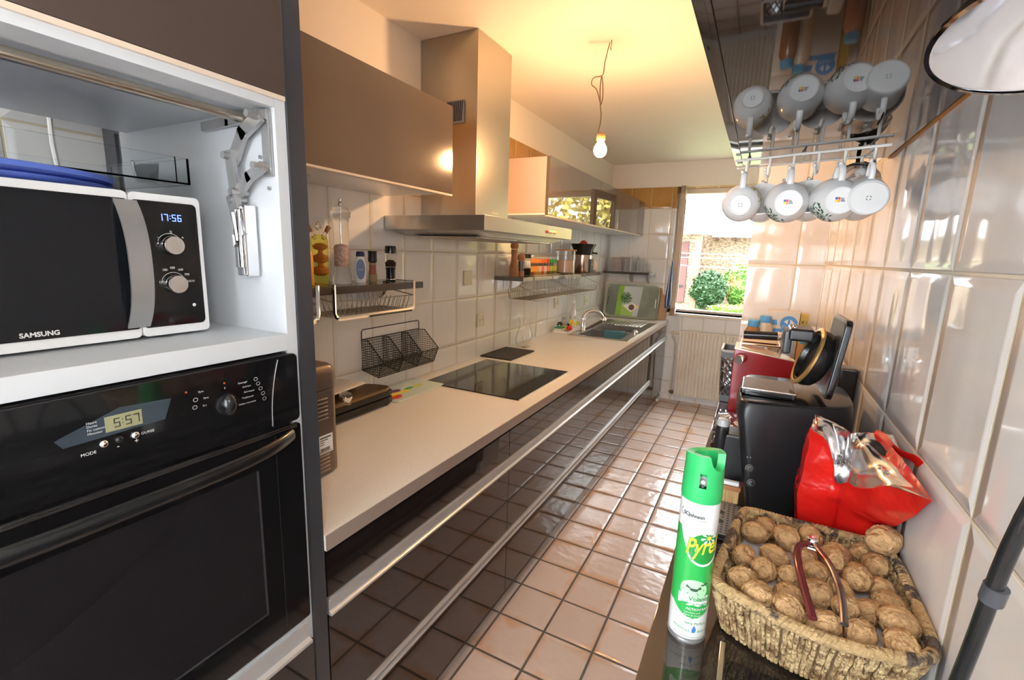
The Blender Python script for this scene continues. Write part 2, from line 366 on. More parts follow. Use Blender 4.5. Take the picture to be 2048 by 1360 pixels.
def leaves(c,r,n,size,m,name,parent,seed=1,hollow=.45):
    rnd=random.Random(seed); mb=MB()
    for _ in range(n):
        while True:
            d=V(rnd.uniform(-1,1),rnd.uniform(-1,1),rnd.uniform(-1,1))
            if hollow<d.length<1: break
        k=.82+.25*noise.noise(d*2.3+V(seed,0,0)); p=V(c[0]+d.x*r[0]*k,c[1]+d.y*r[1]*k,c[2]+d.z*r[2]*k)
        if p.z<0: continue
        u=V(rnd.gauss(0,1),rnd.gauss(0,1),rnd.gauss(0,1)).normalized(); v=u.orthogonal(); s_=size*rnd.uniform(.6,1.3)
        mb.face([p-u*s_,p+v*s_*.6,p+u*s_,p-v*s_*.6])
    return mb.build(name,m,parent,flat=True,norm=False)
def shrub(name,label,c,r,n,size,m,seed):
    t=thing(name,label,'shrub',(c[0],c[1],0)); 
    st=MB(); 
    for k in range(5): st.tube([(c[0]+.05*k-.1,c[1],-.02),(c[0]+(k-2)*.25*r[0],c[1],c[2])],.03,6)
    st.build('stem',m_trunk,t)
    mb=MB(); mb.sph((c[0],c[1],c[2]),(r[0]*.62,r[1]*.62,r[2]*.62),16,10); mb.build('inner_foliage',m,t)
    leaves(c,r,n,size,m,'foliage',t,seed)
shrub('rounded_bush','dense dark green rounded bush in front of the barn wall',(-1.30,14.9,.58),(.60,.45,.64),3200,.045,m_bush,3)
shrub('climbing_bush','taller loose bush with rosy leaves climbing the barn wall at the right',(-.42,15.6,.72),(.72,.5,.82),4000,.045,mat('mid_leaf',(.12,.26,.05),.5,noisecol=(2.5,(.50,.36,.14),.45,.6)),5)
shrub('low_plants','low bright green plants at the foot of the bushes on the grass',(-.5,14.1,.12),(.8,.25,.15),1400,.035,mat('bright_leaf',(.2,.45,.06),.5),8)
for i,(x,y,h_) in enumerate(((2.6,9.5,5.5),(4.4,10.5,6.5),(6.3,9.0,6),(8.3,11.5,7),(1.45,12.2,5.5))):
    t=thing('autumn_tree',None,'tree',(x,y,-.02)); t['label']=['slim yellow-leaved tree right of the window, nearest the house','yellow-leaved tree right of the window, second along the yard','bushy yellow tree right of the window, third along the yard','tall yellow tree farthest right of the window in the yard','yellow-leaved tree nearest the barn bushes in the yard'][i]
    t['group']='yellow trees mirrored in the cabinet doors'
    tk=MB(); tk.tube([(x,y,-.02),(x+.1,y,h_*.4),(x,y+.1,h_*.85)],[.14,.1,.04],8)
    for k in range(6): tk.tube([(x,y,h_*(.25+.09*k)),(x+math.cos(k*2.3)*1.0,y+math.sin(k*2.3)*1,h_*(.4+.09*k))],[.05,.015],6)
    tk.build('trunk',m_trunk,t)
    leaves((x,y,h_*.55),(1.3,1.3,h_*.5),2600,.10,m_yleaf,'foliage',t,20+i,.1)
# ================================================================ OVEN TOWER (left)
FX=-.778
tw=thing('tall_oven_cabinet','tall anthracite and white cabinet housing the microwave niche and oven','cabinet',(-1.1,.3,0))
MB().box(LW+.003,FX,.600,.636,.0,CZ-.004,.001).build('side_panel',m_grey,tw)
c=MB(); x1=-.782
c.box(-1.40,x1,.578,.599,.12,1.245); c.box(-1.32,x1,.578,.599,1.2451,1.70); c.box(-1.32,x1,-.02,0,.12,1.70)
c.box(-1.30,x1,0,.578,1.247,1.279,.001); c.box(-1.29,x1,0,.578,1.68,1.697,.001); c.box(-1.32,x1,0,.578,.62,.655)
c.box(-1.38,-1.36,0,.578,.12,1.2)
c.build('carcass',white_lam,tw)
MB().box(-1.330,-1.324,.570,.577,1.279,1.68).build('back_post',m_grey,tw)
d=MB(); d.box(-.782,FX+.003,-.02,.596,1.702,2.34,.0015); d.mi=1; d.box(-.782,FX+.002,-.02,.596,1.694,1.7015)
d.build('upper_door',[mat('satin_brown',(.085,.062,.052),.35,spec=.3),m_beige],tw)
d=MB().box(-.782,FX+.002,-.02,.596,.08,.600,.0015).build('drawer_front',m_dark,tw)
h=MB(); h.prism([(-.80,.603),(-.765,.603),(-.765,.610),(-.776,.613),(-.776,.648),(-.80,.648)],'y',-.02,.585); h.build('handle_rail',m_rail,d)
MB().box(-.83,-.815,-.02,.6,0,.08).build('plinth',m_taupe,tw)
# lift-up flap hinge + stay rod
hg=MB(); yy=.574
hg.box(-.812,-.790,yy-.004,yy+.003,1.565,1.678,.002)
def arm(pts,wd=.011,y=yy-.012,t=.004):
    for i in range(len(pts)-1):
        (xa,za),(xb,zb)=pts[i],pts[i+1]; dx,dz=xb-xa,zb-za; L=math.hypot(dx,dz); nx,nz=-dz/L*wd,dx/L*wd
        ex,ez=dx/L*wd*.6,dz/L*wd*.6
        hg.prism([(xa-nx-ex,za-nz-ez),(xb-nx+ex,zb-nz+ez),(xb+nx+ex,zb+nz+ez),(xa+nx-ex,za+nz-ez)],'y',y-t,y+t)
arm([(-.805,1.662),(-.850,1.640),(-.880,1.600)],.012); arm([(-.880,1.605),(-.872,1.520)],.010,yy-.02); arm([(-.798,1.578),(-.835,1.563),(-.868,1.535)],.009,yy-.016)
arm([(-.872,1.525),(-.855,1.465)],.012,yy-.026)
arm([(-.80,1.668),(-.90,1.665),(-.975,1.663)],.008,yy-.006)
for x,z_ in ((-.880,1.601),(-.798,1.579),(-.866,1.537),(-.805,1.664),(-.872,1.524)): hg.cyl((x,yy-.034,z_),(x,yy-.002,z_),.0065,seg=16)
hg.build('flap_hinge',m_silver,tw)
st=MB(); st.box(-.872,-.842,yy-.028,yy-.001,1.385,1.515,.004); st.box(-.866,-.848,yy-.034,yy-.028,1.40,1.508,.003); st.tube([(-.857,yy-.037,1.50),(-.851,yy-.037,1.45),(-.857,yy-.037,1.44),(-.862,yy-.037,1.46)],.0025,6)
st.build('hinge_bracket',m_chrome,tw)
MB().cyl((-.846,.001,1.664),(-.846,.572,1.664),.0085,seg=20).build('stay_rod',mat('champagne_metal',(.55,.50,.42),.3,metal=1),tw)
for i,(x,z_) in enumerate(((-.825,1.60),(-.805,1.545))): MB().cyl((x,.5735,z_),(x,.5775,z_),.0035,seg=12).build('screw',m_silver,tw)
tag(MB().tube([(-1.425,.50,1.9),(-1.43,.497,1.65),(-1.425,.505,1.50),(-1.43,.50,1.3)],.005,8).build('power_cable',m_wirew),'pale cable hanging down the tiled wall behind the microwave niche','cable')
# ---- microwave
mw=thing('microwave_oven','white microwave oven with a black glass front, clock reading 17:56','microwave',(-1.07,.265,1.279))
X=-.905
b=MB(); b.box(-1.27,X-.016,.022,.508,1.286,1.521,.006)
for y in (.06,.47): b.cyl((-.95,y,1.279),(-.95,y,1.287),.012,seg=12); b.cyl((-1.22,y,1.279),(-1.22,y,1.287),.012,seg=12)
b.build('body',m_white,mw)
MB().prism(rrect(.376,.238,.008,4,.210,1.403),'x',X-.016,X-.001,.002).build('door_frame',m_white,mw)
MB().prism(rrect(.366,.210,.004,4,.212,1.4045),'x',X-.001,X+.001).build('door_window',mat('door_black_glass',(.010,.011,.014),.07,spec=.35),mw)
MB().prism(rrect(.109,.238,.008,4,.4535,1.403),'x',X-.016,X-.001,.002).build('control_frame',m_white,mw)
cp=MB().prism(rrect(.100,.210,.008,4,.4495,1.4045),'x',X-.001,X+.001).build('control_panel',m_blk,mw)
# arched flat handle
hd=MB(); n=16; ys=(.377,.409)
def hprof(t):
    z=1.302+t*.206; o=.020*(1-abs(2*t-1)**3.2); return z,X+.002+o
hd.grid(lambda u,v: V(hprof(u)[1]+(.0 if v<.5 else .0),ys[0]+(ys[1]-ys[0])*v+(.004*math.sin(PI*u)),hprof(u)[0]),n,2)
hd.grid(lambda u,v: V(hprof(u)[1]-.004*v*1.0,ys[0]+(.004*math.sin(PI*u)),hprof(u)[0]),n,1)
hd.grid(lambda u,v: V(hprof(u)[1]-.004*v*1.0,ys[1]+(.004*math.sin(PI*u)),hprof(u)[0]),n,1)
hd.grid(lambda u,v: V(hprof(u)[1]-.004,ys[0]+(ys[1]-ys[0])*v+(.004*math.sin(PI*u)),hprof(u)[0]),n,1)
hd.build('door_handle',m_silver,mw)
brushed=mat('spun_metal',(.75,.72,.70),.25,metal=1,aniso=.7)
for i,(y,z_) in enumerate(((.452,1.438),(.452,1.372))):
    k=MB(); k.cyl((X+.001,y,z_),(X+.016,y,z_),.0165,.0155,32,.001); k.mi=1; k.cyl((X+.016,y,z_),(X+.0175,y,z_),.0150,.0148,32)
    k.build('dial',[m_chrome,brushed],mw)
fm=lambda y0,z0: (lambda x,y: (X+.0016,y0+x,z0+y))
dg=MB(); seven(dg,'17:56',.0115,fm(.438,1.4785),.13); dg.build('clock_display',m_led,cp,flat=True)
text_obj('brand_lettering','SAMSUNG',.0095,fm(.249,1.3045),m_white_ink,mw,sx=1.0,bold=.0003)
for t_,y,z_ in (('100',.4285,1.374),('300',.4355,1.3945),('450',.4475,1.398),('600',.4605,1.3945),('700',.470,1.386),('800W',.4725,1.374)): text_obj('dial_marking',t_,.0055,fm(y,z_),m_white_ink,cp)
text_obj('dial_marking','-',.008,fm(.433,1.449),m_white_ink,cp); text_obj('dial_marking','+',.008,fm(.4705,1.449),m_white_ink,cp); text_obj('dial_marking','/g',.006,fm(.4525,1.4595),m_white_ink,cp)
a_=MB()
for (y,z_) in ((.452,1.438),(.452,1.372)):
    for k in range(14):
        t0=PI*.12+k*PI*.76/14; t1=t0+PI*.76/14; q=lambda t,r: (X+.0016,y+r*math.cos(t),z_+r*math.sin(t)); a_.face([q(t0,.0195),q(t0,.0201),q(t1,.0201),q(t1,.0195)])
a_.cyl((X+.0012,.482,1.333),(X+.0016,.482,1.333),.003,seg=16); a_.build('dial_scale',m_white_ink,cp)
# ---- things on the microwave
l=MB(); cx,cy=-1.09,.255
l.lathe([(0,1.5215),(.165,1.5215),(.188,1.529),(.190,1.5305),(.186,1.5315),(0,1.5295)],(cx,cy,0),seg=64)
tag(l.build('plastic_lid',m_blue,loc=(cx,cy,1.5215)),'round blue plastic lid lying directly on top of the microwave','lid','blue lids on the microwave')
l=MB(); l.lathe([(0,1.532),(.17,1.532),(.192,1.537),(.196,1.5435),(.192,1.5445),(0,1.5375)],(cx+.012,cy-.01,0),seg=64)
tag(l.build('plastic_lid',m_blue,loc=(cx,cy,1.532)),'upper round blue plastic lid under the clear tray','lid','blue lids on the microwave')
t=MB(); x0,x1_,y0,y1,z0,z1,th=-1.20,-.925,.02,.506,1.545,1.590,.003
t.box(x0,x1_,y0,y1,z0,z0+th); t.box(x0,x0+th,y0,y1,z0+th,z1); t.box(x1_-th,x1_,y0,y1,z0+th,z1); t.box(x0+th,x1_-th,y0,y0+th,z0+th,z1); t.box(x0+th,x1_-th,y1-th,y1,z0+th,z1); t.box(x0+.01,x1_-th,y1-.022,y1-.020,z0+th,z1)
tag(t.build('clear_tray',m_acry,loc=(-1.06,.26,1.545),flat=True),'shallow clear plastic tray on the blue lids above the microwave','tray')
g_=MB(); g_.lathe([(0,0),(.016,0),(.02,.032),(.018,.032),(.0145,.003),(0,.003)],(-.985,.465,1.5485),seg=20)
tag(g_.build('small_glass',m_acry,loc=(-.985,.465,1.5485)),'small clear cup lying in the clear tray above the microwave','cup')
# ---- oven
ov=thing('built_in_oven','black built-in oven with round-ended handle and clock reading 5:57','oven',(-1.05,.29,.658))
X=-.772
MB().box(-1.30,-.783,.004,.574,.662,1.243).build('oven_body',m_blk2,ov)
cp=MB().prism(rrect(.594,.134,.010,4,.292,1.175),'x',-.782,X,.002).build('control_panel',m_blk,ov)
fo=lambda y0,z0,sl=0: (lambda x,y: (X+.0008,y0+x,z0+y))
dp=MB(); dp.prism([(.236,1.176),(.355,1.180),(.366,1.210),(.30,1.214),(.228,1.188)],'x',X+.0001,X+.0006); dp.build('display_window',mat('smoky_window',(.045,.06,.08),.15),cp)
MB().box(X+.0006,X+.0010,.282,.326,1.1825,1.2045).build('lcd_screen',mat('lcd_green',(.34,.34,.20),.4),cp)
sv=MB(); seven(sv,'5:57',.013,lambda x,y:(X+.0013,.292+x,1.187+y),.10); sv.build('clock_digits',m_blk2,cp,flat=True)
for y in (.278,.2955,.315): MB().sph((X+.001,y,1.168),(.004,.0055,.0055),16,10).build('push_button',m_chrome if y!=.2955 else m_blks,cp)
text_obj('marking','MODE',.006,fo(.252,1.158),m_white_ink,cp); text_obj('marking','-',.010,fo(.292,1.156),m_white_ink,cp); text_obj('marking','+',.010,fo(.313,1.156),m_white_ink,cp); text_obj('marking','DUREE',.0055,fo(.3225,1.166),m_white_ink,cp)
for i,t_ in enumerate(('Heure','Duree','Fin cuisson','Minuteur')): text_obj('marking',t_,.0045,fo(.262,1.200-.005*i),m_blueink if False else m_white_ink,cp)
k=MB(); k.cyl((X,.448,1.178),(X+.006,.448,1.178),.019,.018,32,.001)
t=bmesh.new(); bmesh.ops.create_uvsphere(t,u_segments=24,v_segments=14,radius=1)
for v in t.verts: v.co=V(X+.006+max(0,v.co.x)*.014,.448+v.co.y*.012,1.178+v.co.z*.020)
k.add(t); k.build('selector_knob',m_blks,cp)
for t_,y,z_ in (('0',.446,1.2045),('Pyro',.405,1.208),('Pyro',.412,1.196),('Eco',.410,1.184),('Decongel',.470,1.207),('Grill fort',.477,1.1985),('Gril moyen',.479,1.189),('Traditionnel',.475,1.179),('Chaleur tournante',.468,1.169)): text_obj('marking',t_,.0042,fo(y,z_),m_white_ink,cp)
rg=MB()
for y,z_ in ((.502,1.209),(.506,1.200),(.510,1.190),(.514,1.180),(.516,1.1695),(.400,1.198),(.398,1.186)):
    for k_ in range(16):
        t0,t1=2*PI*k_/16,2*PI*(k_+1)/16; q=lambda t,r: (X+.0008,y+r*math.cos(t),z_+r*.9*math.sin(t)); rg.face([q(t0,.0030),q(t0,.0036),q(t1,.0036),q(t1,.0030)])
rg.build('symbol_rings',m_white_ink,cp,flat=True)
for y,z_ in ((.3875,1.2135),(.447,1.2145)): MB().cyl((X,y,z_),(X+.001,y,z_),.0016,seg=10).build('pilot_light',mat('pilot_orange',(.4,.08,.02),.4),cp)
cv=MB(); cv.tube([(X+.0015,.5285+.018*(k_/12)**2.2,1.112+k_/12*.124) for k_ in range(13)],.0009,6); cv.build('panel_seam',m_silver,cp)
dr=MB().prism(rrect(.594,.436,.006,3,.292,.884),'x',-.782,X,.002).build('oven_door',m_blk,ov)
MB().prism(rrect(.425,.300,.006,3,.2825,.887),'x',X+.0001,X+.0012).build('door_window',m_ovglass,dr)
MB().prism([(.070,.737),(.495,.737),(.495,1.037),(.491,1.037),(.491,.741),(.070,.741)],'x',X+.0013,X+.0017).build('window_edge',mat('edge_dim',(.05,.05,.055),.2),dr)
for y in (.03,.532): MB().box(X,X+.0006,y,y+.0012,.68,1.09).build('door_seam',m_blk2,dr)
hb=MB(); hp=[]
for i in range(25):
    t_=i/24; y=.02+.545*t_; o=.040*(1-abs(2*t_-1)**4)+.004; hp.append((X+o,y,1.083-.002*math.sin(PI*t_)))
hb.tube(hp,[.013]*25,14,flat=(1.0,.55)); hb.build('handle',m_blks,dr)
hb=MB(); 
for z_ in (1.097,1.101): hb.tube([(X+.001+.0*i,.0+.578*i/20,z_-.0) for i in range(21)],.0028,8)
hb.build('vent_lip',m_blks,ov)
# ================================================================ BASE UNITS (left run)
U=[.640,1.513,2.457,3.414,4.24,4.905]
names=['wide dark glossy base unit with three drawers, nearest, beside the oven cabinet','wide dark glossy base unit with drawers under the black hob','dark glossy base unit with drawers between the hob and the sink','dark glossy base unit with drawers in front of the sink bowl','narrow dark glossy door unit at the window end of the run']
m_front=m_dark
for i in range(5):
    y0,y1=U[i],U[i+1]
    if i==0: y0=.641
    t=thing('base_cabinet',names[i],'cabinet',(-1.1,(y0+y1)/2,0),'dark base units under the long worktop')
    cc=MB()
    cc.box(-1.42,-.802,y0+.001,y0+.018,.085,.786); cc.box(-1.42,-.802,y1-.018,y1-.001,.085,.786); cc.box(-1.42,-.802,y0+.018,y1-.018,.085,.10); cc.box(-1.42,-1.40,y0+.018,y1-.018,.10,.60); cc.box(-.82,-.803,y0+.018,y1-.018,.10,.755)
    cc.build('carcass',mat('carcass_dark',(.05,.04,.035),.4) if i==0 else bpy.data.materials['carcass_dark'],t)
    g0=.0012
    if i<4:
        spans=[(.664,.772),(.347,.618),(.078,.308)]
        for k,(za,zb) in enumerate(spans):
            d=MB().box(-.800,-.782,y0+g0,y1-g0,za,zb,.0012).build('drawer_front',m_front,t)
            if k>0:
                hm=MB(); hm.prism([(-.80,zb+.002),(-.772,zb+.002),(-.772,zb+.008),(-.780,zb+.012),(-.780,zb+.036),(-.774,zb+.040),(-.774,zb+.044),(-.80,zb+.044)] if k==1 else [(-.80,zb+.002),(-.774,zb+.002),(-.774,zb+.012),(-.792,zb+.014),(-.792,zb+.024),(-.774,zb+.026),(-.774,zb+.036),(-.80,zb+.036)],'y',y0+g0,y1-g0)
                hm.build('handle_rail',m_rail,d)
    else:
        MB().box(-.800,-.782,y0+g0,y1-g0,.664,.772,.0012).build('top_front',m_front,t)
        d=MB().box(-.800,-.782,y0+g0+.083*0,y1-g0,.078,.618,.0012).build('door',m_front,t)
        hm=MB(); hm.prism([(-.80,.620),(-.772,.620),(-.772,.627),(-.780,.631),(-.780,.654),(-.774,.658),(-.774,.662),(-.80,.662)],'y',y0+g0,y1-g0); hm.build('handle_rail',m_rail,d)
    MB().box(-.835,-.820,y0+.0005,y1-.0005,.0,.084).build('plinth',m_taupe,t)
wt=thing('worktop','long pale grey-beige laminate worktop running from oven cabinet to window','worktop',(-1.1,2.7,.787))
T=MB(); zt0,zt1=.787,Z
for bx in ((LW+.002,-.774,.6365,3.45),(LW+.002,-.774,4.17,4.925),(LW+.002,-1.225,3.45,4.17),(-.875,-.774,3.45,4.17)): T.box(*bx,zt0,zt1)
bmesh.ops.remove_doubles(T.bm,verts=T.bm.verts,dist=.0001)
T.build('top_slab',m_top,wt,flat=True)
MB().box(-.774,-.772,.6365,4.925,zt0-.0005,zt1-.0015).build('front_edge',m_topedge,wt)
struct(MB().box(-.80,-.775,4.76,4.925,.0,.03,.003).build('trim_1',m_white))
# ================================================================ COOKER HOOD
hd=thing('cooker_hood','brushed steel chimney cooker hood above the black hob','cooker hood',(-1.2,2.04,1.525))
c=MB(); hx=-.95; hy0,hy1=1.57,2.505
c.box(LW+.002,hx,hy0,hy1,1.5265,1.584,.0015)
c.build('canopy',m_steel,hd)
c=MB(); c.prism([(hy0+.02,1.526),(hy1-.02,1.526),(hy1-.12,1.505),(hy0+.12,1.505)],'x',-1.43,-1.0); c.build('underside',m_silver,hd)
for y in (1.66,2.05): 
    f=MB(); f.box(-1.36,-1.04,y,y+.37,1.500,1.506,.002)
    for i in range(14): f.box(-1.35,-1.05,y+.012+.0255*i,y+.020+.0255*i,1.498,1.500)
    f.build('grease_filter',m_steel2,hd)
c=MB().box(LW+.002,-1.15,1.822,2.122,1.585,CZ-.002,.0015).build('chimney',m_steel,hd)
v=MB(); v.box(-1.305,-1.215,1.812,1.8219,1.995,2.09,.003)
v.mi=1
for i in range(9):
    x=-1.298+.0095*i; v.prism([(x-.004,2.002),(x,2.002),(x+.006,2.083),(x+.002,2.083)],'y',1.808,1.812)
v.build('vent_grille',[mat('grey_plastic',(.35,.36,.38),.5),m_grey],c)
for i,m in enumerate((m_redink,m_beige,m_beige,m_beige,m_yel)): MB().sph((hx+.002,2.165+.026*i,1.553),(.006,.008,.008),12,8).build('push_button',m,hd)
text_obj('badge','NOVAMIC',.013,lambda x,y:(-1.1488,1.965+x,1.622+y),m_beige,hd)
# ================================================================ UPPER CABINETS (left)
def upper(name,label,y0,y1,doors,group=None,side=None):
    dm=m_taupe2 if group else m_taupe
    t=thing(name,label,'cabinet',(-1.28,(y0+y1)/2,1.655),group)
    c=MB(); c.box(LW+.002,-1.120,y0,y1,1.672,1.979); c.mi=1; c.box(LW+.002,-1.119,y0,y1,1.664,1.672)
    c.build('carcass',[m_carc,m_white],t,flat=True)
    for a_,b_ in doors:
        d=MB(); d.box(-1.118,-1.100,a_+.001,b_-.001,1.662,1.982,.001); d.mi=1; d.box(-1.118,-1.099,a_+.001,b_-.001,1.654,1.6615,.001)
        d.build('lift_door',[dm,m_beige],t)
    return t
u1=upper('wall_cabinet','brown glossy lift-door wall cabinet between oven cabinet and cooker hood',.6370,1.572,[(.6370,1.572)])
k=MB(); k.box(-1.30,-1.27,1.02,1.05,1.655,1.664); k.box(-1.29,-1.28,1.03,1.04,1.645,1.655); k.build('latch',m_silver,u1)
upper('wall_cabinet','brown glossy wall cabinet right after the cooker hood, beige side showing',2.507,3.448,[(2.507,3.448)],'brown wall cabinets over the sink')
upper('wall_cabinet','brown glossy wall cabinet in the middle of the run above the juicer',3.449,4.36,[(3.449,4.36)],'brown wall cabinets over the sink')
upper('wall_cabinet','narrow brown glossy wall cabinet nearest the window, above the glasses',4.361,4.925,[(4.361,4.925)],'brown wall cabinets over the sink')
# ================================================================ PENDANT BULB
pb=thing('pendant_bulb','bare lit bulb hanging from the ceiling on a looped brown cord','lamp',(BULB[0],BULB[1],BULB[2]))
bx,by,bz=BULB
cord=mat('brown_cord',(.22,.12,.05),.7)
pts=[(bx+.008,by+.02,CZ),(bx+.004,by+.01,2.33),(bx-.004,by,2.27),(bx-.01,by,2.225),(bx-.045,by-.012,2.215),(bx-.055,by-.012,2.19),(bx-.035,by,2.17),(bx-.02,by+.003,2.13),(bx-.010,by,2.105),(bx-.004,by,2.13),(bx-.006,by,2.18),(bx-.014,by,2.22),(bx-.018,by,2.17),(bx-.012,by,2.10),(bx-.006,by,2.06),(bx-.008,by,2.02),(bx-.014,by,1.985),(bx-.001,by,1.955)]
def smooth(P,n=6):
    P=[Vector(p) for p in P]; out=[]
    for i in range(len(P)-1):
        p0,p1,p2_,p3=P[max(i-1,0)],P[i],P[i+1],P[min(i+2,len(P)-1)]
        for k in range(n):
            t=k/n; out.append(.5*((2*p1)+(-p0+p2_)*t+(2*p0-5*p1+4*p2_-p3)*t*t+(-p0+3*p1-3*p2_+p3)*t**3))
    out.append(P[-1]); return out
MB().tube(smooth(pts),.0024,6).build('cord',cord,pb)
MB().tube(smooth([(bx+.02,by,CZ),(bx+.022,by,2.345),(bx+.018,by,2.33),(bx+.022,by,2.32)]),.0018,6).build('cord_stub',cord,pb)
MB().lathe([(0,.0),(.013,0),(.019,.008),(.019,.028),(.012,.036),(.004,.042),(0,.042)],(bx,by,bz+.032)).build('socket',m_wood,pb)
bl=MB().lathe([(0,-.034),(.012,-.032),(.024,-.022),(.029,-.006),(.027,.008),(.018,.024),(.0125,.032),(.012,.040),(0,.04)],(bx,by,bz),seg=32)
bo=bl.build('bulb',mat('glowing_bulb',(1,1,1),.4,emis=((1,.56,.25),630)),pb)
bo.visible_shadow=True
# ================================================================ HOB, SLATE, CARAFE, GLASS BOARD
hb=thing('induction_hob','black glass induction hob set in the worktop below the hood','hob',(-1.10,2.005,Z))
MB().box(-1.358,-.848,1.713,2.298,Z+.0005,Z+.0055,.0015).build('glass_plate',mat('hob_glass',(.012,.012,.013),.05,spec=.8),hb)
MB().box(-.848,-.8455,1.712,2.299,Z+.0005,Z+.0062).build('front_trim',m_alu,hb)
sl=MB(); sl.box(-1.434,-1.225,2.352,2.672,Z+.0005,Z+.0095,.002)
tag(sl.build('slate_board',mat('slate',(.035,.032,.032),.6,bump=(40,.5)),loc=(-1.33,2.51,Z)),'square dark slate board lying on the worktop behind the hob','board')
cv=MB(); cx,cy=-1.350,2.775
prof=[(.030,.0),(.044,.004),(.055,.030),(.060,.052),(.052,.085),(.040,.118),(.033,.150),(.035,.178),(.044,.198)]
cv.lathe([(0,.0)]+prof+[(r-.0022,z_) for r,z_ in prof[::-1]]+[(0,.006)],(cx,cy,Z+.0005),seg=40)
tag(cv.build('glass_carafe',m_glass,loc=(cx,cy,Z)),'clear glass carafe with a flared neck standing behind the slate board','carafe')
gb=thing('glass_cutting_board','frosted glass cutting board printed with colourful vegetables beside the grill','board',(-1.345,1.57,Z))
MB().prism(rrect(.19,.325,.012,4,-1.345,1.573),'z',Z+.0015,Z+.0065,.0008).build('glass_plate',mat('frosted_glass',(.62,.74,.68),.15,coat=.5),gb)
for p in ((-1.43,1.43),(-1.26,1.43),(-1.43,1.715),(-1.26,1.715)): MB().cyl((p[0],p[1],Z),(p[0],p[1],Z+.0018),.006,seg=12).build('rubber_foot',m_blk2,gb)
for i,(x,y,rx,ry,m) in enumerate(((-1.300,1.455,.022,.035,m_redink),(-1.345,1.430,.018,.026,m_redink),(-1.298,1.415,.014,.022,mat('aubergine',(.12,.03,.15),.3)),(-1.33,1.47,.016,.05,m_yel),(-1.36,1.52,.018,.030,bpy.data.materials['aubergine']),(-1.325,1.53,.014,.045,m_yel),(-1.34,1.585,.012,.028,m_grn),(-1.335,1.645,.011,.035,mat('lime',(.55,.65,.08),.3)))):
    MB().lathe([(0,0),(1,0)],(-1.345,1.57,Z),seg=24).build('vegetable_print',m,gb).matrix_local=Matrix.Translation((x+1.345,y-1.57,.0068+.0001*i))@Matrix.Diagonal((rx,ry,1,1))
# ================================================================ BREAD MACHINE
bm_=thing('bread_machine','taupe metal bread machine with vent slots and a white sticker beside the oven cabinet','bread machine',(-1.19,.76,Z))
m_bm=mat('taupe_metal',(.20,.155,.125),.32,metal=.55)
X=-.990
b=MB()
pl=rrect(.40,.225,.022,6,-1.190,.7655)
b.prism(pl,'z',Z+.008,1.068,.002); b.build('body',m_bm,bm_)
MB().prism(rrect(.36,.19,.01,4,-1.19,.7655),'z',Z+.0,Z+.010).build('base',m_blk2,bm_)
t=bmesh.new()
lid=MB(); 
def lidp(s,z_): return [(-1.190+(x+1.190)*s,.7655+(y-.7655)*(1-(1-s)*1.6),z_) for x,y in pl]
rings=[lidp(1,1.0705),lidp(1,1.112),lidp(.992,1.122),lidp(.975,1.130),lidp(.94,1.135),lidp(.5,1.139)]
vv=[[lid.bm.verts.new(p) for p in r_] for r_ in rings]; n=len(pl)
for i in range(len(vv)-1):
    for j in range(n): lid.bm.faces.new([vv[i][j],vv[i][(j+1)%n],vv[i+1][(j+1)%n],vv[i+1][j]])
lid.bm.faces.new(vv[-1]); lid.bm.faces.new(vv[0][::-1]); lid.build('lid',m_bm,bm_)
MB().sph((-1.20,.78,1.139),(.05,.04,.008),24,10).build('lid_window_cap',m_blks,bm_)
mv_=mat('taupe_light',(.38,.31,.25),.35,metal=.4)
for zc in (1.045,.898):
    for yc in (.823,.745):
        vs=MB()
        for i in range(6):
            z_=zc-.011*i; vs.tube([(X-.001,yc-.018,z_),(X+.0015,yc-.014,z_+.0008),(X+.0015,yc+.014,z_+.0008),(X-.001,yc+.018,z_)],.0022,6)
        vs.build('vent_slots',mv_,bm_)
s=MB(); s.box(X,X+.0006,.806,.853,.893,.945); so=s.build('sticker',m_white,bm_)
t=MB()
for i,(w_,h_) in enumerate(((.036,.0035),(.026,.0022),(.014,.002),(.012,.002))): t.box(X+.0006,X+.0009,.811,.811+w_,.936-.006*i,.936-.006*i+h_)
x_=.811
random.seed(3)
while x_<.842: w_=random.choice((.0008,.0014,.002)); t.box(X+.0006,X+.0009,x_,x_+w_,.901,.909); x_+=w_+random.choice((.0008,.0015))
t.box(X+.0006,X+.0009,.811,.848,.897,.8985); t.build('sticker_print',m_ink,so,flat=True)
# ================================================================ CONTACT GRILL + PAPERS
gr=thing('contact_grill','closed brown and black contact grill with a round steel knob, papers on its lid','grill',(-1.34,1.19,Z))
def grillpoly(ins=0):
    p=[(-1.262-ins,.955+ins),(-1.262-ins,1.385-ins)]
    for i in range(9):
        t=i/8*PI/2; p.append((-1.275-.145*math.sin(t)*.9-ins*.3,1.398-.0*t-.20*(1-math.cos(t))-ins))
    p+= [(-1.435,1.15),(-1.435,.955+ins)]
    return p
gp=[(-1.258,.955),(-1.258,1.372),(-1.266,1.398),(-1.285,1.402),(-1.33,1.375),(-1.375,1.325),(-1.41,1.26),(-1.432,1.18),(-1.438,1.10),(-1.438,.955)]
MB().prism(gp,'z',Z+.008,Z+.036,.004).build('base',m_blks,gr)
for p in ((-1.28,1.37),(-1.28,.98),(-1.42,.98),(-1.41,1.18)): MB().cyl((p[0],p[1],Z),(p[0],p[1],Z+.009),.009,seg=12).build('foot',m_blk2,gr)
t=MB(); t.prism(gp,'z',Z+.040,Z+.062,.004); t.build('lid_rim',m_blks,gr)
top=MB(); top.prism([(x*.965-.047,(y-1.18)*.95+1.18) for x,y in gp],'z',Z+.058,Z+.086,.006)
for v_ in top.bm.verts:
    if v_.co.z>Z+.07: v_.co.z+=(-1.26-v_.co.x)*.12-.012
